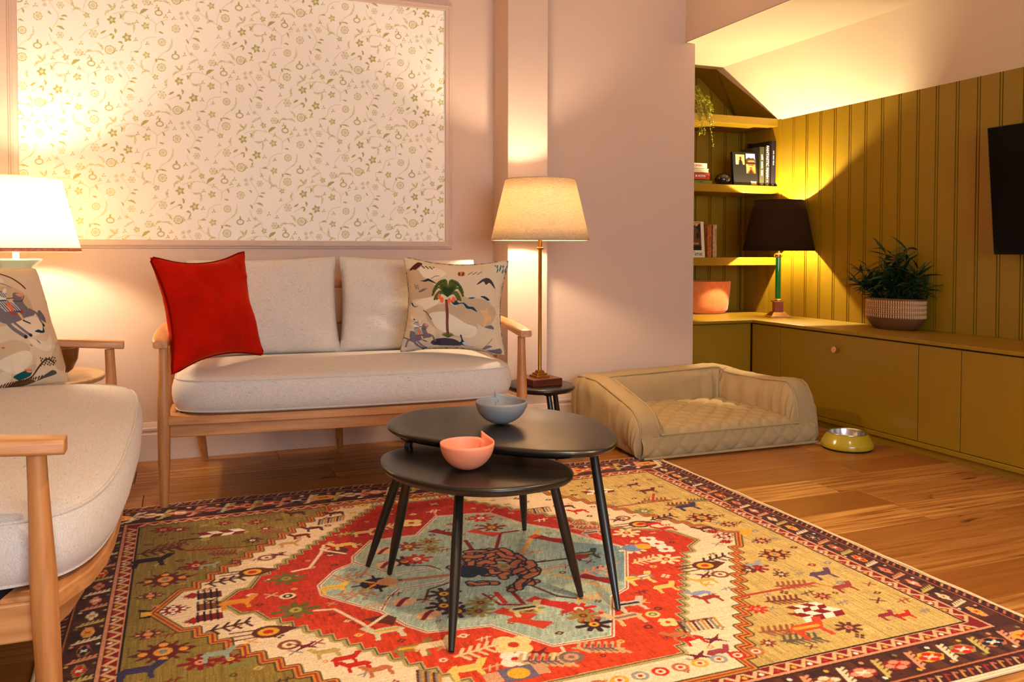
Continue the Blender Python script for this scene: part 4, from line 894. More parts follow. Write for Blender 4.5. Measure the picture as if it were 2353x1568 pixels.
        blob([(40, 1020), (80, 1020), (70, 1040)], lin(206, 80, 40)); blob([(330, 1020), (350, 1030), (355, 1050)], GRY); blob([(405, 970), (455, 1030), (420, 1005)], GRY); blob([(0, 545), (60, 560), (20, 590), (0, 600)], INKB); blob([(740, 1370), (790, 1290), (820, 1350)], BRN); rider(-620, 500, .8); blob([(-450, 200), (-250, 150), (-200, 260), (-400, 300)], TEA, .7)
    return c
PRINT = mat('printed_cotton', (1, 1, 1), .85, attr='print', bump=(700, .15), spec=.2)
CPIPE = mat('cream_cotton', lin(214, 190, 154), .9, vary=(90, .3), col2=lin(40, 70, 70))
CBACK = mat('cream_cotton_plain', lin(206, 180, 142), .9)
cushion('scatter_cushion', 'printed cushion with palm tree, peacock and desert hills', 'cushion', .222, .200, .08, basis((1.096, 3.43, .712), (.883, -.40, -.03), (.02, .06, 1)), PRINT, CPIPE, .12, 5, .08, 40, desert_print('palm'))
br_ = onZ(163, 878, .485); rt = Vector((.70, .71, 0)); upv = Vector((-.30, .23, .93))
cc = br_-rt.normalized()*.22+upv.normalized()*.215
cushion('scatter_cushion', 'printed cushion with a rider on a grey horse beside the glowing lamp', 'cushion', .225, .218, .075, basis(cc, rt, upv), PRINT, CBACK, .05, 8, .04, 40, desert_print('rider'))

# ================================================================== COFFEE TABLES
def pebble_table(name, label, group, rim_px, z, legs, thick=.026):
    pts = [onZ(x, y, z-.012) for x, y in rim_px]; out = catmull(pts, 6); cx = sum((p.x for p in out))/len(out); cy = sum((p.y for p in out))/len(out)
    t = thing(name, label, 'table', (cx, cy, 0), 0, group)
    g = G(); V = []; F = []; n = len(out)
    prof = [(.86, -thick), (.93, -thick), (.965, -thick*.8), (.99, -thick*.55), (1, -thick*.32), (.993, -thick*.12), (.975, -.001), (.95, 0), (.6, 0), (.2, 0)]
    for s, dz in prof:
        for p in out: V.append(((p.x-cx)*s, (p.y-cy)*s, z+dz))
    for i in range(len(prof)-1):
        for k in range(n): l = (k+1) % n; F.append((i*n+k, i*n+l, (i+1)*n+l, (i+1)*n+k))
    F += [tuple(range(n-1, -1, -1)), tuple((len(prof)-1)*n+k for k in range(n))]
    g.add(V, F).build('table_top', BLACKW, t, smooth=50)
    for foot, top in legs:
        f = onZ(*foot, .010); a = onZ(*top, z-thick) if not isinstance(top, Vector) else top
        f = Vector((f.x-cx, f.y-cy, .0118)); a = Vector((a.x-cx, a.y-cy, z-thick-.001))
        q = G(); spindle(q, f, a, .0075, .0140, .0125, 14, .55); q.build('leg', BLACKW, t)
        q = G(); q.lathe([(.030, 0), (.034, -.004), (.028, -.012), (.016, -.016)], 20, (a.x, a.y, a.z+.001)); q.build('leg_collar', BLACKW, t)
    return t
NEST = 'black pebble shaped nesting tables'
pebble_table('nesting_table', 'larger black pebble-shaped coffee table holding the grey bowl', NEST,
             [(889, 985), (905, 966), (950, 950), (1040, 941), (1160, 940), (1280, 950), (1360, 968), (1405, 993), (1420, 1018), (1400, 1038), (1340, 1047), (1240, 1046), (1120, 1034), (1000, 1020), (925, 1005)], .425,
             [((845, 1303), (945, 1003)), ((1420, 1402), (1362, 1030)), ((1205, 1218), (1196, 985))])
pebble_table('nesting_table', 'smaller lower black pebble-shaped coffee table holding the peach bowl', NEST,
             [(874, 1068), (880, 1052), (910, 1040), (970, 1031), (1060, 1032), (1160, 1044), (1250, 1060), (1305, 1078), (1318, 1096), (1300, 1112), (1220, 1128), (1120, 1135), (1010, 1126), (920, 1104), (885, 1086)], .372,
             [((895, 1320), (942, 1072)), ((1037, 1500), (1057, 1103)), ((1335, 1372), (1268, 1094))])
def fold_bowl(name, label, loc, R, Hh, th0, m):
    """hemispherical bowl whose rim rises to a cusp and folds over itself"""
    n, k = 72, 16; V = []; F = []; ov = .16
    for i in range(n):
        a = (2*pi+ov)*i/(n-1); s = 1-.055*max(0, (a/(2*pi))-.45)/.55; hh = Hh*(1+.26*math.exp(-a/.34)); end = max(0, a-2*pi+.05)
        for j in range(k):
            t = j/(k-1); ph = .05+t*(pi*.5-.05); rr = R*s*math.sin(ph); z = hh*(1-math.cos(ph))*(1-end*.5)
            V.append((math.cos(th0-a)*rr, math.sin(th0-a)*rr, z+.0022))
    for i in range(n-1):
        for j in range(k-1): F.append((i*k+j, (i+1)*k+j, (i+1)*k+j+1, i*k+j+1))
    F.append(tuple(i*k for i in range(n)))
    o = G().add(V, F).build(name, m, None, smooth=70, solid=.0036); o.location = loc
    return tag(o, label, 'bowl')
ZLT, ZST = .425, .372
pb = onZ(1073, 1079, ZST); gb = onZ(1151, 974, ZLT)
fold_bowl('folded_bowl', 'peach pink bowl with a folded rim on the lower black table', (pb.x, pb.y, ZST), .071, .070, math.radians(38), mat('peach_ceramic', lin(238, 142, 104), .55))
fold_bowl('folded_bowl', 'blue-grey bowl with a folded rim on the larger black table', (gb.x, gb.y, ZLT), .078, .068, math.radians(84), mat('blue_grey_ceramic', lin(134, 132, 130), .5))

# ================================================================== LAMPS
def shade(parent, z0, z1, r0, r1, m, rimm=None, ex=1, ey=1, name='lamp_shade', trim=None):
    n = 64; o = G().lathe([(r0+(r1-r0)*t, z0+(z1-z0)*t) for t in np.linspace(0, 1, 6)], n, (0, 0, 0), ex, ey, cap=False).build(name, m, parent, smooth=60, solid=.0016)
    for z, r in ((z0, r0), (z1, r1)): G().tube([(r*ex*math.cos(2*pi*k/n), r*ey*math.sin(2*pi*k/n), z) for k in range(n)], .0022, 6, closed=True).build('shade_rim', rimm or m, o)
    g = G(); zc = z1-.03; rc = r0+(r1-r0)*(zc-z0)/(z1-z0)
    for k in range(3): a = 2*pi*k/3+.4; g.tube([(0, 0, zc-.02), (rc*ex*math.cos(a), rc*ey*math.sin(a), zc)], .0018, 6)
    g.tube([(0, 0, zc-.02), (0, 0, zc-.05)], .008, 8); g.build('shade_carrier', BRASSL, o)
    if trim:
        hh = .014; rr = lambda z: r0+(r1-r0)*(z-z0)/(z1-z0)
        G().lathe([(rr(z)+.0015, z) for z in (z0+.001, z0+hh)], n, (0, 0, 0), ex, ey, cap=False).build('trim_braid', trim, o, solid=.001)
    return o
def bulb(parent, z, energy, col=WARM, r=.018):
    b = G().lathe([(.009, -.034), (.010, -.02), (.014, -.01), (.019, .006), (.020, .016), (.016, .027), (.007, .034), (.002, .035)], 20, (0, 0, z))
    m = bpy.data.materials.new('lit_bulb'); m.use_nodes = True; p = m.node_tree.nodes['Principled BSDF']; p.inputs['Emission Color'].default_value = (*col, 1); p.inputs['Emission Strength'].default_value = 12
    o = b.build('bulb', m, parent); o.visible_shadow = True
    l = bpy.data.lights.new('bulb_light', 'POINT'); l.energy = energy; l.color = col; l.shadow_soft_size = r
    lo = bpy.data.objects.new('bulb_light', l); COL.objects.link(lo); lo.parent = parent; lo.location = (0, 0, z+.056); return o
# table lamp on the small black table by the pillar
LX, LY, TZ = 1.571, 3.60, .325
st = thing('side_table', 'small black side table carrying the tall brass lamp', 'table', (LX+.0, LY, 0), 0, NEST)
g = G(); n = 40; V = []; F = []; prof = [(.80, -.026), (.93, -.024), (.99, -.014), (1, -.009), (.98, -.002), (.95, 0), (.3, 0)]
for s, dz in prof:
    for k in range(n):
        a = 2*pi*k/n; V.append((-.005+math.cos(a)*.160*s*(1+.05*math.cos(a)), math.sin(a)*.185*s, TZ+dz))
for i in range(len(prof)-1):
    for k in range(n): l = (k+1) % n; F.append((i*n+k, i*n+l, (i+1)*n+l, (i+1)*n+k))
F += [tuple(range(n-1, -1, -1)), tuple((len(prof)-1)*n+k for k in range(n))]
g.add(V, F).build('table_top', BLACKW, st, smooth=50)
for fx, fy, tx, ty in ((.02, -.155, .0, -.10), (.13, .03, .085, .02), (-.10, .10, -.07, .07)):
    q = G(); spindle(q, (fx, fy, 0), (tx, ty, TZ-.026), .0075, .0135, .012, 14, .55); q.build('leg', BLACKW, st)
    G().lathe([(.028, 0), (.03, -.004), (.022, -.012), (.014, -.015)], 18, (tx, ty, TZ-.025)).build('leg_collar', BLACKW, st)
lp = thing('table_lamp', 'tall brass stick lamp with a linen shade by the pillar', 'lamp', (LX, LY, TZ), 0)
WBASE = wood('mahogany', lin(120, 52, 26), lin(82, 30, 14), 'x', .35)
G().box(-.078, .078, -.078, .078, 0, .034).build('base_block', WBASE, lp, bevel=.003, rot=(0, 0, .1))
b = G().frustum(.036, .036, .034, .034, .034, .044); b.frustum(.027, .027, .044, .025, .025, .054); b.frustum(.018, .018, .054, .014, .014, .066); b.build('base_step', BRASS, lp, bevel=.0015, rot=(0, 0, .1))
stem = G().lathe([(.0095, .066), (.0095, .07), (.0085, .074), (.0085, .628), (.0095, .630), (.016, .634), (.017, .640), (.0095, .644), (.010, .648), (.010, .70), (.014, .705), (.014, .735)], 20, cap=True).build('stem', BRASS, lp)
shade(lp, .676, .957, .230, .163, shade_mat('natural_linen_shade', lin(222, 200, 166), .36, True))
bulb(lp, .755, 19, r=.03)
# lead hanging behind the small table
cd = G().tube(catmull([(LX-.05, LY+.10, TZ-.03), (LX-.045, LY+.11, .22), (LX-.03, LY+.13, .1), (LX-.07, LY+.18, .012), (LX-.1, LY+.24, .01)], 6, False), .003, 6).build('power_lead', BLACK); tag(cd, 'thin black lead hanging behind the small black side table', 'cable')

# round table and lamp in the left corner
RTX, RTY, RTZ = -.590, 3.752, .452
rt_ = thing('side_table', 'round pale wooden table behind the left sofa', 'table', (RTX, RTY, 0))
G().lathe([(.29, -.024), (.305, -.02), (.31, -.012), (.31, -.004), (.305, 0), (.1, 0)], 56, (0, 0, RTZ)).build('table_top', wood('pale_oak', lin(206, 176, 130), lin(180, 146, 100), 'x'), rt_)
for k in range(3):
    a = 2*pi*k/3+.5; q = G(); spindle(q, (math.cos(a)*.25, math.sin(a)*.25, 0), (math.cos(a)*.16, math.sin(a)*.16, RTZ-.022), .011, .017, .016); q.build('leg', OAKZ, rt_)
CEL = mat('celadon_ceramic', lin(196, 220, 196), .18, coat=.5)
ll = thing('table_lamp', 'glowing lamp with cream shade at the left edge of the photo', 'lamp', (RTX, RTY, RTZ))
G().lathe([(.075, 0), (.08, .008), (.078, .02), (.06, .035), (.055, .06), (.085, .12), (.11, .19), (.105, .27), (.075, .34), (.052, .385), (.05, .41), (.062, .435), (.085, .452), (.093, .458), (.093, .463), (.05, .460), (.02, .459)], 40).build('vase_base', CEL, ll)
G().lathe([(.012, .458), (.012, .58), (.016, .585), (.016, .61)], 16).build('lamp_stem', mat('cream_lacquer', lin(236, 220, 180), .4), ll)
shade(ll, .492, .776, .228, .160, shade_mat('cream_silk_shade', lin(252, 240, 214), .72), ex=1, trim=mat('pink_braid', lin(206, 130, 104), .8, vary=(160, .4)))
bulb(ll, .57, 24, r=.05)
bw = tag(G().lathe([(.025, 0), (.03, .004), (.022, .012), (.05, .035), (.068, .075), (.073, .12), (.069, .12), (.063, .075), (.045, .038), (.004, .018)], 36, (0, 0, RTZ)).build('bowl', mat('bronze_glaze', lin(106, 72, 30), .3, .5)), 'dark bronze footed bowl on the round table behind the left sofa', 'bowl'); bw.location = (-.437, 3.66, .0005)

# ================================================================== ALCOVE CABINETS
CT, CTH = .540, .018; CXF = 3.197; CYC = 4.140
wk = G().add([(XNL, CYC, CT-CTH), (CXF, CYC, CT-CTH), (CXF, .9, CT-CTH), (XP, .9, CT-CTH), (XP, YN, CT-CTH), (XNL, YN, CT-CTH), (XNL, CYC, CT), (CXF, CYC, CT), (CXF, .9, CT), (XP, .9, CT), (XP, YN, CT), (XNL, YN, CT)],
             [(0, 1, 2, 3, 4, 5), (6, 7, 8, 9, 10, 11), (0, 1, 7, 6), (1, 2, 8, 7), (2, 3, 9, 8), (3, 4, 10, 9), (4, 5, 11, 10), (5, 0, 6, 11)]).build('worktop', GREEN, smooth=0, bevel=.003)
tag(wk, 'olive green L-shaped worktop along the boarded wall', 'worktop')
FX = CXF+.022
cab = thing('media_cabinet', 'long low olive green cabinet under the television', 'cabinet', (FX, 2.5, 0))
L0 = lambda y: y-2.5
G().box(.02, XP-FX, L0(.95), L0(4.40), .0, CT-CTH-.0005).build('body', GREEN, cab, smooth=0)
G().box(0.004, .02, L0(.95), L0(CYC+.02), .060, CT-CTH-.004).build('face_frame', mat('cabinet_gap', lin(52, 42, 12), .8), cab, smooth=0)
dr_mesh = {}
def front(name, y0, y1, z0=.063, z1=CT-CTH-.007):
    return G().box(-.012, .006, L0(y0)+.0022, L0(y1)-.0022, z0, z1).build(name, GREEN, cab, smooth=0, bevel=.002)
d1 = front('door', 2.930, 3.903); d2 = front('door', 1.720, 2.699); front('stile', 2.699, 2.930); front('stile', 1.49, 1.72); front('stile', 3.903, CYC+.012); front('door', .96, 1.49)
G().box(-.016, .02, L0(.95), L0(CYC+.01), .037, .0605).build('bottom_rail', GREEN, cab, bevel=.003)
G().box(.006, .02, L0(.95), L0(CYC+.02), 0, .037).build('plinth', GREEN, cab, smooth=0)
for dd, y in ((d1, 3.447), (d2, 2.21)):
    G().lathe([(.006, 0), (.006, .012), (.016, .014), (.0185, .018), (.0185, .026), (.016, .028), (.002, .0282)], 28).build('knob', BRASSL, dd, loc=(-.012, L0(y), .436), rot=(0, -pi/2, 0))
cab2 = thing('corner_cabinet', 'olive green cabinet front below the alcove shelves', 'cabinet', (2.75, CYC+.02, 0))
G().box(XNL-2.75, CXF-2.75+.02, .02, .30, .0, CT-CTH-.0005).build('body', GREEN, cab2, smooth=0)
G().box(XNL-2.75, CXF-2.75+.008, .004, .02, .04, CT-CTH-.006).build('panel', GREEN, cab2, smooth=0, bevel=.002)
# shelves
SH = [(1.788, .049, 'upper'), (1.350, .049, 'middle'), (.886, .051, 'lower')]
ZT = {}
for (zc, th, nm), lab in zip(SH, ('thick olive green shelf under the sloping ceiling with the trailing plant', 'thick olive green shelf holding the black bowl and dark books', 'thick olive green shelf just above the felt basket')):
    o = G().box(XNL, XP-.001, YS, YN-.001, zc-th/2, zc+th/2).build('wall_shelf', GREEN, None, smooth=0, bevel=.002); tag(o, lab, 'shelf', 'alcove shelves'); ZT[nm] = zc+th/2

# green glass lamp
nl = onZ(1787, 729, CT); NX_, NY_ = nl.x, nl.y
gl = thing('table_lamp', 'green glass column lamp with dark brown shade on the worktop', 'lamp', (NX_, NY_, CT))
sc = (onZ(1811, 729, CT)-nl).length/.060
b = G().frustum(.060, .060, 0, .060, .060, .012); b.frustum(.055, .055, .012, .036, .036, .034); b.build('base_plate', BRASSL, gl, bevel=.0012, rot=(0, 0, -.37))
G().frustum(.0265, .0265, .034, .0265, .0265, .095).build('base_plinth', mat('brown_leather', lin(146, 62, 14), .5, vary=(40, .2)), gl, bevel=.001, rot=(0, 0, -.37))
b = G().frustum(.034, .034, .095, .034, .034, .103); b.build('plinth_cap', BRASSL, gl, bevel=.001, rot=(0, 0, -.37))
G().lathe([(.022, .103), (.026, .107), (.026, .111), (.022, .115)], 24).build('brass_ring', BRASSL, gl)
GLS = mat('green_glass', lin(0, 150, 50), .06, spec=.7, trans=.35, coat=.8)
G().lathe([(.0175, .115), (.0175, .372)], 16).build('glass_column', GLS, gl, smooth=25)
G().lathe([(.019, .372), (.026, .380), (.027, .390), (.022, .397), (.009, .402), (.009, .43), (.013, .435), (.013, .47)], 24).build('capital', BRASSL, gl)
SHB = mat('dark_brown_card', lin(46, 25, 7), .9, spec=.15, bump=(400, .1))
shade(gl, .416, .725, .222, .156, SHB, ex=1.0, ey=.93)
G().tube([(.09, -.06, .43), (.09, -.06, .398)], .0016, 6).build('pull_cord', BRASSL, gl)
bulb(gl, .57, 60, (1.0, .85, .54))

# television on the boarded wall
tv = thing('television', 'black flat television tilted forward on the boarded wall', 'television', (3.49, 2.80, .93))
T_ = Matrix.Rotation(math.atan2(3.521-3.465, 1.513-.938), 4, 'Y')
bz = onY(2283, 585, 2.80); tv.location = (bz.x, 2.80, bz.z)
tv.rotation_euler = (0, -math.atan2(bz.x-onY(2268, 298, 2.80).x, .585), 0)
G().box(0, .028, -1.05, 0, 0, .585).build('casing', BLACK, tv, bevel=.003)
G().box(-.0008, .0, -1.044, -.006, .016, .579).build('screen', mat('screen_glass', lin(2, 2, 2), .25, spec=.12), tv, smooth=0)
G().box(.028, .10, -.70, -.35, .14, .42).build('wall_bracket', BLACK, tv, smooth=0)

# plant in the pellet patterned pot
pc = onZ(2054, 756, CT); pt = thing('potted_plant', 'leafy green plant in an oval pot with rows of pellets', 'plant', (pc.x+.012, pc.y+.005, CT)); pt.scale = (1.1, 1.1, 1.1)
RPX = .0765*.0
POT = mat('terracotta_brown', lin(104, 64, 28), .6, vary=(30, .15)); PEL = mat('pale_clay', lin(206, 156, 104), .6)
pr = [(.105, 0), (.118, .006), (.143, .03), (.155, .055), (.159, .09), (.159, .148), (.156, .150), (.148, .148), (.146, .09), (.13, .03), (.01, .02)]
pot = G().lathe(pr, 56, (0, 0, 0), .62, 1.0).build('pot', POT, pt); pot.rotation_euler = (0, 0, math.radians(0))
pg = G()
for r in range(4):
    z = .066+r*.0222
    for k in range(78):
        a = 2*pi*k/78; cx, cy = .159*.62*math.cos(a), .159*math.sin(a); tx, ty = -.62*math.sin(a), math.cos(a); tl = math.hypot(tx, ty); tx, ty = tx/tl, ty/tl; nx, ny = ty, -tx
        hw = .0036; V = []
        for dz, w, d in ((-.0092, .5, .0004), (-.005, 1, .0034), (.005, 1, .0034), (.0092, .5, .0004)):
            for s in (-1, 0, 1): V.append((cx+tx*s*hw*w+nx*(d if s == 0 else .0003), cy+ty*s*hw*w+ny*(d if s == 0 else .0003), z+dz))
        pg.add(V, [(i*3+j, i*3+j+1, (i+1)*3+j+1, (i+1)*3+j) for i in range(3) for j in range(2)])
o = pg.build('pellet_rows', PEL, pt, smooth=60); o['kind'] = 'stuff'
pg = G()
for r in range(3):
    z = .0772+r*.0222; pg.tube([(.160*.62*math.cos(2*pi*k/48), .160*math.sin(2*pi*k/48), z) for k in range(48)], .0016, 5, closed=True)
pg.build('cord_band', PEL, pt)
G().lathe([(.145, .13), (.1, .136), (.01, .14)], 40, (0, 0, 0), .62, 1.0).build('soil', mat('bark_mulch', lin(92, 52, 28), .95, bump=(60, 1)), pt)
LF = mat('dark_green_leaf', lin(20, 52, 18), .5, vary=(20, .3)); LF.use_backface_culling = False
leaf_me = G().add([(0, 0, 0), (.0055, .016, .002), (0, .016, .004), (-.0055, .016, .002), (.0065, .036, .001), (0, .036, .004), (-.0065, .036, .001), (.0035, .058, -.003), (0, .058, -.001), (-.0035, .058, -.003), (0, .078, -.010)],
                  [(0, 1, 2), (0, 2, 3), (1, 4, 5, 2), (2, 5, 6, 3), (4, 7, 8, 5), (5, 8, 9, 6), (7, 10, 8), (8, 10, 9)]).mesh('leaf'); leaf_me.materials.append(LF)
leaf_me.shade_smooth()
rp = random.Random(11); nleaf = 0
stems = []
tips = [(-.03, .22, .21), (-.01, .19, .25), (0.00, .145, .27), (-.02, .10, .235), (.01, .055, .37), (-.03, .02, .31), (.02, -.015, .30), (0, -.06, .26), (-.01, -.085, .36), (.03, -.11, .27), (0, -.145, .24), (.03, .09, .24), (-.04, -.03, .24), (.02, .04, .25), (-.03, .13, .21), (.0, -.02, .22), (-.02, -.12, .22), (.02, .00, .33), (-.02, .16, .18), (.02, -.16, .17)]
for tx, ty, tz in tips:
    p0 = Vector((tx*.5, max(-.1, min(.1, ty*.62)), .135)); p1 = Vector((tx, ty*1.1+.018, tz+.03)); md = p0.lerp(p1, .5)+Vector((rp.uniform(-.01, .01), rp.uniform(-.01, .01), .01))
    path = catmull([p0, md, p1], 5, False); G().tube(path, [.0022-.0012*i/(len(path)-1) for i in range(len(path))], 5).build('stem', LF, pt)
    stems.append(path)
for k in range(298):
    path = stems[k % len(stems)]; t = rp.random()**.7; i = min(int(t*(len(path)-1)), len(path)-2); p = path[i].lerp(path[i+1], t*(len(path)-1)-i)
    az = rp.uniform(0, 2*pi); el = rp.uniform(-.35, .95) if t > .3 else rp.uniform(-.5, .4); s = rp.uniform(.9, 1.5)*(1.0 if t > .25 else .8)
    o = bpy.data.objects.new('leaf', leaf_me); COL.objects.link(o); o.parent = pt
    o.matrix_local = Matrix.Translation(p) @ Matrix.Rotation(az, 4, 'Z') @ Matrix.Rotation(el, 4, 'X') @ Matrix.Rotation(rp.uniform(-.6, .6), 4, 'Y') @ Matrix.Scale(s, 4)

gq = G()
for k in range(620):          # the small inner leaves near the soil, too dense to pick apart
    path = stems[k % len(stems)]; t = rp.random()*.62; i = min(int(t*(len(path)-1)), len(path)-2); p = path[i].lerp(path[i+1], t*(len(path)-1)-i)+Vector((rp.uniform(-.03, .03), rp.uniform(-.035, .035), rp.uniform(-.01, .03)))
    az = rp.uniform(0, 2*pi); el = rp.uniform(-.5, .9); d = Vector((math.cos(az)*math.cos(el), math.sin(az)*math.cos(el), math.sin(el)))*rp.uniform(.03, .055); e = d.cross(Vector((0, 0, 1))).normalized()*.005
    gq.add([p, p+d*.4+e, p+d, p+d*.4-e], [(0, 1, 2, 3)])
o = gq.build('inner_foliage', LF, pt, smooth=0); o['kind'] = 'stuff'

# ================================================================== THINGS ON THE SHELVES
def text_mesh(body, size, m, parent, M_, name='lettering', sx=1.0, font_bold=0.0):
    if body.startswith('|'):          # lettering too small to read in the photograph: a broken row of marks
        g = G(); n_ = int(body[1:]); w_ = size*.42; rr_ = random.Random(n_)
        for k in range(n_):
            if k % 6 == 4: continue
            x = (k-(n_-1)/2)*w_; hh = size*rr_.choice([.22, .22, .34]); g.box(x-w_*.36, x+w_*.36, -size*.22, hh, 0, .0003)
        q = g.build(name, m, parent, smooth=0); q.matrix_local = M_; q['kind'] = 'stuff'; return q
    cu = bpy.data.curves.new('t', 'FONT'); cu.body = body; cu.size = size; cu.align_x = 'CENTER'; cu.align_y = 'CENTER'; cu.extrude = .0002; cu.offset = font_bold
    o = bpy.data.objects.new('t', cu); COL.objects.link(o); dg_ = bpy.context.evaluated_depsgraph_get(); dg_.update()
    me = bpy.data.meshes.new_from_object(o.evaluated_get(dg_)); bpy.data.objects.remove(o); bpy.data.curves.remove(cu)
    me.materials.clear(); me.materials.append(m); q = bpy.data.objects.new(name, me); COL.objects.link(q); q.parent = parent; q.matrix_local = M_ @ Matrix.Diagonal((sx, 1, 1, 1)); return q
PAPER = mat('book_pages', lin(226, 208, 170), .9)
def book(label, x0, x1, y0, z0, z1, depth, cover, rot=0, group=None, spine_texts=(), lean=0):
    """upright book, spine towards the room"""
    w, h = x1-x0, z1-z0; t = thing('book', label, 'book', ((x0+x1)/2, y0, z0), rot, group); t.rotation_euler = (0, lean, rot)
    g = G(); g.box(-w/2, w/2, 0, .003, 0, h); g.box(-w/2, -w/2+.003, 0, depth, 0, h); g.box(w/2-.003, w/2, 0, depth, 0, h); g.build('cover', cover, t, smooth=0, bevel=.0006)
    G().box(-w/2+.003, w/2-.003, .003, depth-.004, .003, h-.004).build('pages', PAPER, t, smooth=0)
    for body, size, zc, m, vert in spine_texts:
        M_ = Matrix.Translation((0, -.0004, zc)) @ (Matrix.Rotation(pi/2, 4, 'Y') if vert else Matrix()) @ Matrix.Rotation(pi/2, 4, 'X'); text_mesh(body, size, m, t, M_, font_bold=.0004)
    return t
def flat_book(label, x0, x1, y0, z0, z1, depth, cover, group, texts=(), page_front=False):
    w, h = x1-x0, z1-z0; t = thing('book', label, 'book', ((x0+x1)/2, y0, z0), 0, group)
    g = G(); g.box(-w/2, w/2, 0, depth, 0, .0025); g.box(-w/2, w/2, 0, depth, h-.0025, h)
    if not page_front: g.box(-w/2, w/2, 0, .003, 0, h)
    g.build('cover', cover, t, smooth=0, bevel=.0005)
    G().box(-w/2+.002, w/2-.003, .001 if page_front else .003, depth-.003, .0025, h-.0025).build('pages', PAPER, t, smooth=0)
    for body, size, xc, zc, m in texts: text_mesh(body, size, m, t, Matrix.Translation((xc, -.0004, zc)) @ Matrix.Rotation(pi/2, 4, 'X'), font_bold=.0004)
    return t
WHITE = mat('white_ink', lin(238, 232, 220), .6); BKK = mat('black_cover', lin(14, 12, 12), .45); DARKG = mat('dark_olive_cover', lin(54, 52, 26), .5); BROWNK = mat('dark_brown_cover', lin(44, 34, 20), .5); NAVYC = mat('aubergine_cover', lin(26, 18, 28), .5)
REDC = mat('red_cover', lin(176, 62, 34), .55); GREENC = mat('leaf_green_cover', lin(104, 116, 30), .55); CREAMC = mat('cream_cover', lin(226, 212, 178), .6); INKM = mat('dark_ink', lin(40, 30, 30), .6)
zm = ZT['middle']; YB = YS+.02
X_ = lambda x, y, Y=YB: onY(x, y, Y).x
Z_ = lambda x, y, Y=YB: onY(x, y, Y).z
STK = 'books lying in a stack on the middle shelf'
xl = X_(1594, 410)-.13
zz = [zm, Z_(1600, 413), Z_(1600, 396), Z_(1600, 387), Z_(1600, 374)]
flat_book('thick green book at the bottom of the stack', xl, X_(1637, 418), YB, zz[0]+.0004, zz[1], .17, GREENC, STK, (('|7', .012, .055, (zz[1]-zz[0])/2, INKM),))
flat_book('red book lettered HOME in the stack', xl, X_(1631, 405), YB, zz[1]+.0004, zz[2], .17, REDC, STK, (('& HOME', .020, .055, (zz[2]-zz[1])*.52, WHITE),))
flat_book('plain cream book in the stack, second from top', xl, X_(1629, 392), YB, zz[2]+.0004, zz[3], .16, CREAMC, STK, (), True)
flat_book('white book with red lettered band on top of the stack', xl, X_(1625, 380), YB, zz[3]+.0004, zz[4], .16, CREAMC, STK, (('-OFFERS', .019, .045, (zz[4]-zz[3])*.5, REDC),))
rb_ = G().tube(catmull([(X_(1625, 380), YB+.02, zz[3]), (X_(1630, 388), YB-.002, zz[3]-.01), (X_(1634, 400), YB-.004, zz[2]-.015), (X_(1634, 400), YB-.004, zz[1]-.0)], 5, False), .0016, 5).build('ribbon', BKK); tag(rb_, 'black ribbon marker hanging from the book stack', 'ribbon')
bc = onY(1661, 424, YB+.06)
bl = G().lathe([(.028, 0), (.040, .006), (.052, .025), (.054, .042), (.047, .060), (.036, .070), (.031, .072), (.033, .066), (.044, .052), (.046, .038), (.03, .012), (.002, .008)], 40).build('round_bowl', mat('black_glaze', lin(12, 11, 10), .08, coat=.6), None, smooth=50); bl.location = (bc.x, YB+.06, zm); tag(bl, 'small shiny round black bowl beside the book stack', 'bowl')
# large black book shown face on, with pictures on its cover
xa, xb = X_(1687, 400), X_(1743, 400); za = Z_(1690, 347, YB)
pb_ = thing('book', 'black book with colour pictures on its cover, facing out', 'book', ((xa+xb)/2, YB, zm), 0, 'books standing on the middle shelf'); w2 = (xb-xa)/2; hb = za-zm
pb_.rotation_euler = (math.radians(-6), 0, 0)
G().box(-w2, w2, 0, .022, .0, hb).build('cover', BKK, pb_, smooth=0, bevel=.001)
def photo(name, u0, u1, v0, v1, cols):
    c = Canvas(0, 1, 0, 1, 1/23, cols[0]); f = cols[1](c)
    X, Y = np.meshgrid(c.X, c.Y); x0 = -w2+2*w2*u0; x1 = -w2+2*w2*u1; pos = np.stack([x0+(x1-x0)*X, np.full_like(X, -.0008), hb*(v0+(v1-v0)*Y)], -1).reshape(-1, 3)
    link(name, painted_mesh(name, pos, c.a, c.nx, c.ny), mat('printed_photo', (1, 1, 1), .4, attr='print'), pb_, smooth=0)
photo('picture', .12, .48, .62, .92, (lin(206, 160, 90), lambda c: (c.poly([(.3, 0), (.4, .5), (.6, .55), (.75, .3), (.8, 0)], lin(20, 16, 14)), c.ell((.55, .65), .13, .17, lin(60, 34, 20)), c.poly([(0, 0), (.1, 0), (.1, 1), (0, 1)], lin(240, 226, 190)))))
photo('picture', .54, .92, .68, .96, (lin(150, 150, 190), lambda c: (c.poly([(0, 0), (1, 0), (1, .35), (.8, .55), (.55, .5), (.3, .6), (0, .4)], lin(60, 40, 28)), c.poly([(.2, .1), (.9, .1), (.9, .3), (.2, .25)], lin(206, 110, 50)))))
photo('picture', .54, .92, .36, .65, (lin(150, 60, 20), lambda c: (c.poly([(0, 0), (.4, .5), (.2, .9), (0, 1)], lin(226, 150, 60)), c.poly([(1, 0), (.6, .5), (.8, .9), (1, 1)], lin(206, 110, 40)), c.poly([(.2, 0), (.5, .5), (.8, 0)], lin(40, 20, 10)), c.line([(.1, .8), (.9, .7)], .06, lin(250, 210, 120)))))
photo('picture', .70, .92, .03, .13, (lin(222, 190, 150), lambda c: [c.line([(k/9+.05, .1), (k/9+.05, .8)], .04, lin(60, 40, 30)) for k in range(9)]))
SB = 'books standing on the middle shelf'
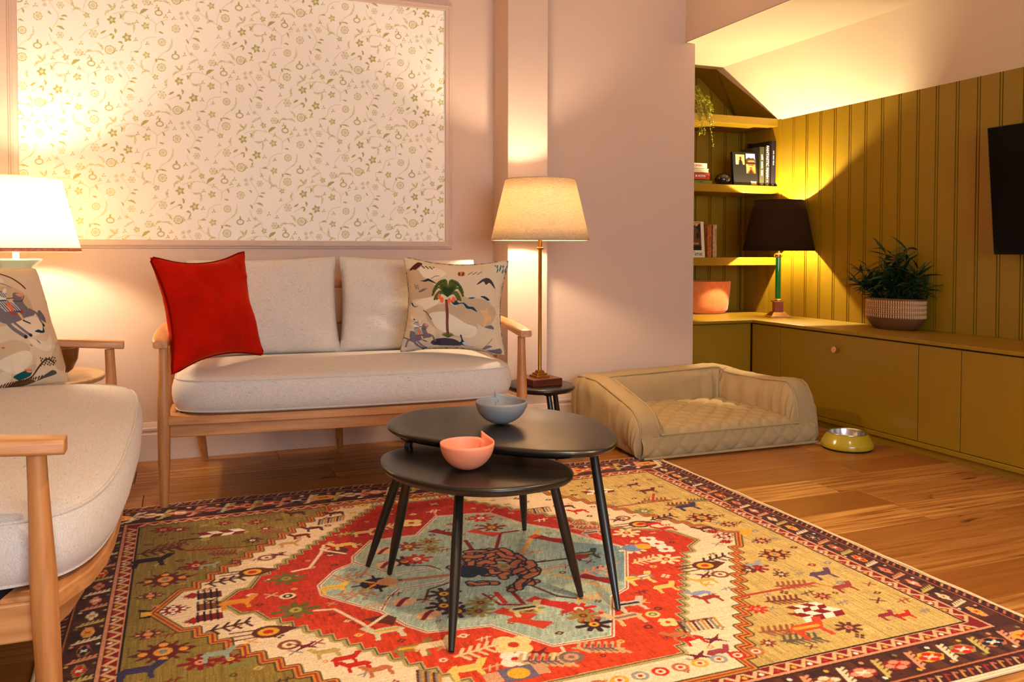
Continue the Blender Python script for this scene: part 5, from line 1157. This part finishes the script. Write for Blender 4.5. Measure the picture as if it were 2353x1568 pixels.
def sp(label, xa_, xb_, top, cover, txt=(), lean=0, dy=0):
    x0, x1 = X_(xa_, 400, YB+dy), X_(xb_, 400, YB+dy); return book(label, x0+.0006, x1-.0006, YB+dy, zm, Z_(xb_, top, YB+dy), .2, cover, 0, SB, txt, lean)
hh_ = Z_(1757, 340)-zm
sp('olive book with small white spine lettering beside the picture book', 1744.5, 1756.5, 338, DARKG, (('|15', .022, hh_*.55, WHITE, True), ('|3', .010, .012, WHITE, False)))
sp('dark brown book lettered FANTASTIC MAN down its spine', 1757, 1769, 338, BROWNK, (('FANTASTIC MAN', .026, hh_*.66, WHITE, True), ('|7', .016, hh_*.2, WHITE, True), ('o', .016, .012, WHITE, False)))
sp('tall aubergine book leaning at the end of the middle shelf', 1770.5, 1782, 324, NAVYC, (('|16', .014, hh_*.75, CREAMC, True), ('o', .014, .012, CREAMC, False)), .012)
bk = book('big black book standing behind the picture book', X_(1724, 400, YB+.22)+.0, X_(1775, 330, YB+.22), YB+.222, zm, Z_(1740, 331, YB+.22), .03, BKK, 0, SB)
# lower shelf
zl = ZT['lower']; LB = 'books standing on the lower shelf'
xt0 = X_(1592, 550)-.09; xt1 = X_(1619, 550)
tb = thing('book', 'book titled Time with a brown picture cover, facing out', 'book', ((xt0+xt1)/2, YB+.01, zl), 0, LB); w2 = (xt1-xt0)/2; hb = Z_(1617, 509)-zl; tb.rotation_euler = (math.radians(-5), 0, 0)
G().box(-w2, w2+.012, 0, .02, 0, hb).build('cover', CREAMC, tb, smooth=0, bevel=.001)
pb_ = tb
photo('picture', .0, .93, .24, .985, (lin(96, 58, 26), lambda c: (c.poly([(.6, 1), (.75, .8), (.9, .7), (.95, .4), (1, .2), (1, 1)], lin(30, 20, 12)), c.poly([(.5, .95), (.8, .85), (1, .98)], lin(206, 150, 80)), c.ell((.85, .5), .06, .12, lin(20, 14, 10)))))
photo('caption_block', .0, .93, .20, .34, (lin(14, 12, 14), lambda c: (c.poly([(.05, .2), (.5, .2), (.5, .7), (.05, .7)], lin(120, 96, 60)),)))
photo('caption_block', .0, .82, .36, .43, (lin(226, 160, 90), lambda c: (c.line([(.1, .5), (.5, .5)], .25, lin(170, 80, 30)),)))
text_mesh('Time', .040, INKM, tb, Matrix.Translation((w2*.45, -.0008, hb*.10)) @ Matrix.Rotation(pi/2, 4, 'X'))
MARB = mat('marbled_orange_cover', lin(206, 110, 30), .5, vary=(60, .5), col2=lin(120, 50, 16)); FLOR = mat('floral_cover', lin(200, 176, 120), .6, vary=(45, .4), col2=lin(150, 100, 70))
x0, x1 = X_(1624.5, 550), X_(1636, 550); book('marbled orange book beside the Time book', x0, x1, YB, zl, Z_(1630, 516), .16, MARB, 0, LB)
x0, x1 = X_(1637.5, 550), X_(1648, 550); book('pale flowered book at the right end of the row', x0, x1, YB+.002, zl, Z_(1642, 516), .16, FLOR, 0, LB)
# felt basket on the worktop
fb = onZ(1640, 722, CT)
fbw = .150
ft = G().lathe([(.110, 0), (.128, .004), (.143, .02), (.150, .05), (.158, .12), (.163, .175), (.162, .183), (.156, .184), (.152, .175), (.146, .10), (.132, .02), (.02, .012)], 56, (0, 0, 0), 1.0, .72).build('felt_basket', mat('orange_felt', lin(222, 124, 66), .95, vary=(35, .12), bump=(160, .5), sheen=.3), None, smooth=60)
ft.location = (fb.x-.005, fb.y+.09, CT); ft.scale = (1.1, 1.1, 1.16); tag(ft, 'round orange felt basket on the worktop below the shelves', 'basket')
# trailing plant on the top shelf
tp = onY(1592, 240, YS+.07); zt_ = ZT['upper']
hp = thing('trailing_plant', 'trailing green plant in a clay pot hanging over the top shelf', 'plant', (tp.x-.045, YS+.07, zt_))
G().lathe([(.038, 0), (.044, .005), (.053, .10), (.057, .105), (.057, .118), (.051, .118), (.047, .01), (.005, .01)], 32).build('pot', mat('clay_pot', lin(196, 96, 56), .8, vary=(20, .15)), hp)
G().lathe([(.048, .10), (.01, .105)], 24).build('soil', POT, hp)
SUC = mat('yellow_green_leaf', lin(170, 168, 34), .5, vary=(60, .3)); gq = G(); rs = random.Random(5)
for k in range(16):
    a = rs.uniform(-2.2, .6); ln = rs.choice([.10, .14, .18, .24, .30]) if k else .36
    p = [Vector((.02*math.cos(a), .02*math.sin(a), .115)), Vector((.06*math.cos(a), .06*math.sin(a)-.005, .155+rs.uniform(-.02, .03))), Vector((.085*math.cos(a)+.01, .085*math.sin(a)-.02, .09)), Vector((.095*math.cos(a)+.02, min(-.085, .10*math.sin(a)-.05), .155-ln*.6)), Vector((.10*math.cos(a)+.025+rs.uniform(-.01, .02), min(-.09, .1*math.sin(a)-.06), .155-ln))]
    path = catmull(p, 8, False); gq.tube(path, .0012, 4)
    for q in path[2:]:
        for _ in range(3):
            d = Vector((rs.uniform(-1, 1), rs.uniform(-1, 1), rs.uniform(-.6, .8))).normalized()*rs.uniform(.007, .013); e = d.cross(Vector((0, 0, 1))).normalized()*.0045
            gq.add([q, q+d*.5+e, q+d, q+d*.5-e], [(0, 1, 2, 3)])
o = gq.build('foliage', SUC, hp, smooth=0); o['kind'] = 'stuff'

# ================================================================== DOG BED AND BOWL
BEDM = mat('taupe_cotton_canvas', lin(176, 149, 106), .95, vary=(300, .08), bump=(420, .25), spec=.15)
BX0, BX1, BY0, BY1 = 1.905, 2.945, 3.285, 4.055
bed = thing('dog_bed', 'large taupe bolster dog bed in the corner by the cabinet', 'dog bed', ((BX0+BX1)/2, BY0, 0))
bx = (BX0+BX1)/2
def bw_(x, y): return x-bx, y-BY0
# quilted mattress
n1, n2 = 110, 70; V = []; F = []
xa, xb, ya, yb2 = BX0+.03, BX1-.03, BY0+.004, BY1-.05
for j in range(n2):
    for i in range(n1):
        u, v = i/(n1-1), j/(n2-1); x = xa+(xb-xa)*u; y = ya+(yb2-ya)*v
        dd = .115; q1 = ((x+y*1.0)/dd) % 1; q2 = ((x-y*1.0)/dd) % 1; s = min(min(q1, 1-q1), min(q2, 1-q2)); puff = .012*min(1, s*5)**.6
        ex = min(u, 1-u)*(xb-xa); ey = v*(yb2-ya); rnd = .03*(1-min(1, ey/.035))**2
        z = .128+puff-rnd+.012*math.sin(pi*u)*math.sin(pi*v)
        V.append((*bw_(x, y), z))
for j in range(n2-1):
    for i in range(n1-1): k = j*n1+i; F.append((k, k+1, k+1+n1, k+n1))
# quilted front face
m0 = len(V); n3 = 16
for j in range(n3):
    for i in range(n1):
        u, v = i/(n1-1), j/(n3-1); x = xa+(xb-xa)*u; z = .098*(1-v)+.006; dd = .115
        q1 = ((x+z)/dd) % 1; q2 = ((x-z)/dd) % 1; s = min(min(q1, 1-q1), min(q2, 1-q2)); pf = .010*min(1, s*5)**.6
        V.append((x-bx, ya-BY0-.012*math.sin(pi*v)-pf, z))
F += [(i, m0+i, m0+i+1, i+1) for i in range(n1-1)]
for j in range(n3-1):
    for i in range(n1-1): k = m0+j*n1+i; F.append((k, k+n1, k+n1+1, k+1))
G().add(V, F).build('mattress', BEDM, bed, smooth=60)
# bolster swept round three sides
path = [(BX0+.078, BY0+.004), (BX0+.078, BY0+.035), (BX0+.078, BY0+.12), (BX0+.076, BY0+.30), (BX0+.076, BY1-.20), (BX0+.085, BY1-.125), (BX0+.14, BY1-.082), (BX0+.30, BY1-.076), (BX1-.30, BY1-.076), (BX1-.14, BY1-.082), (BX1-.085, BY1-.125), (BX1-.076, BY1-.20), (BX1-.076, BY0+.30), (BX1-.078, BY0+.12), (BX1-.078, BY0+.035), (BX1-.078, BY0+.004)]
pth = catmull([(x, y, 0) for x, y in path], 12, False); n = 36; V = []; F = []
tot = len(pth)-1; pipe1 = []; pipe2 = []
for i, p in enumerate(pth):
    t = (pth[min(i+1, tot)]-pth[max(i-1, 0)]).normalized(); nrm = Vector((t.y, -t.x, 0)); u = i/tot
    dl = (p-pth[0]).length; drr = (p-pth[-1]).length
    H = .305-.012*math.sin(u*19)
    sm = lambda t: math.sqrt(max(0, 1-(1-min(1, t))**2))
    H *= (.40+.60*(.55*sm(dl/.10)+.45*min(1, dl/.42)))*(.42+.58*sm(drr/.10)); wv = .004*math.sin(i*.95)+.003*math.sin(i*2.3)
    for k in range(n):
        a = 2*pi*k/n; ca, sa = math.cos(a), math.sin(a); e = .80
        nz = noise.noise(Vector((p.x*13, p.y*13, sa*2+ca*2.5)))*.009+noise.noise(Vector((p.x*34, p.y*34, sa*3)))*.004
        w = math.copysign(abs(ca)**e, ca)*(.079+wv*abs(ca)+nz); z = H*.5+math.copysign(abs(sa)**(e*.8), sa)*H*.5+nz*.5*sa
        q = p-nrm*w; V.append((q.x-bx, q.y-BY0, max(.001, z)))
    zz_ = H*.5+(math.sin(1.02)**.64)*H*.5+.002
    for sg, pl in ((1, pipe1), (-1, pipe2)):
        q = p+nrm*sg*(math.cos(1.02)**.8)*.081; pl.append((q.x-bx, q.y-BY0, zz_))
for i in range(tot):
    for k in range(n): l = (k+1) % n; F.append((i*n+k, i*n+l, (i+1)*n+l, (i+1)*n+k))
F += [tuple(range(n-1, -1, -1)), tuple(tot*n+k for k in range(n))]
bo = G().add(V, F).build('bolster', BEDM, bed, smooth=70)
m = BEDM
g = G(); g.tube(pipe1, .005, 6); g.tube(pipe2, .005, 6)
g.build('piping', BEDM, bo)
g = G(); g.tube([(xa-bx, -.026, .014), (xb-bx, -.026, .014)], .006, 6); g.tube([(xa-bx+.1, -.006, .112), (xb-bx-.1, -.006, .112)], .005, 6); g.build('front_piping', BEDM, bed)
# dog bowl
db = onZ(1956, 1041, 0); d0 = (onZ(2017, 1030)-onZ(1897, 1030)).length/2
dw = thing('dog_bowl', 'glossy yellow-green dog bowl with steel dish on the floor', 'bowl', (db.x+.055, db.y+.085, 0))
YG = mat('yellow_green_melamine', lin(176, 150, 30), .18, coat=.4)
G().lathe([(.112, .004), (.119, .010), (.122, .024), (.118, .034), (.096, .072), (.092, .076), (.086, .074), (.09, .03), (.09, .01)], 56).build('shell', YG, dw)
G().lathe([(.113, 0), (.115, .004), (.112, .006)], 48).build('rubber_ring', BLACK, dw)
G().lathe([(.094, .0765), (.091, .079), (.086, .076), (.080, .045), (.070, .028), (.03, .024), (.002, .024)], 56, cap=False).build('steel_dish', STEEL, dw, solid=.0012)
# unseen ceiling spots, added to brighten the rug and the near floor
DL = mat('added_spot_lens', (1, 1, 1), .5); DL.node_tree.nodes['Principled BSDF'].inputs['Emission Color'].default_value = (1, .7, .4, 1); DL.node_tree.nodes['Principled BSDF'].inputs['Emission Strength'].default_value = 3
for (x, y, e, wh) in ((.9, 1.2, 78, 'near the rug front edge'), (2.0, 1.2, 78, 'nearest the bulkhead'), (-.3, .6, 15, 'behind the left sofa end')):
    t = thing('added_ceiling_spot', 'added unseen brass ceiling spot '+wh, 'added_spot', (x, y, ZC), 0, 'added ceiling spots')
    G().lathe([(.045, -.001), (.055, -.006), (.058, 0)], 32).build('bezel', BRASSL, t)
    G().lathe([(.044, -.0015), (.002, -.0018)], 32, cap=False).build('lens', DL, t)
    l = bpy.data.lights.new('added_spot', 'SPOT'); l.energy = e; l.color = (1, .73, .46); l.spot_size = math.radians(100); l.spot_blend = .8; l.shadow_soft_size = .05
    lo = bpy.data.objects.new('added_spot', l); COL.objects.link(lo); lo.location = (x, y, ZC-.02)
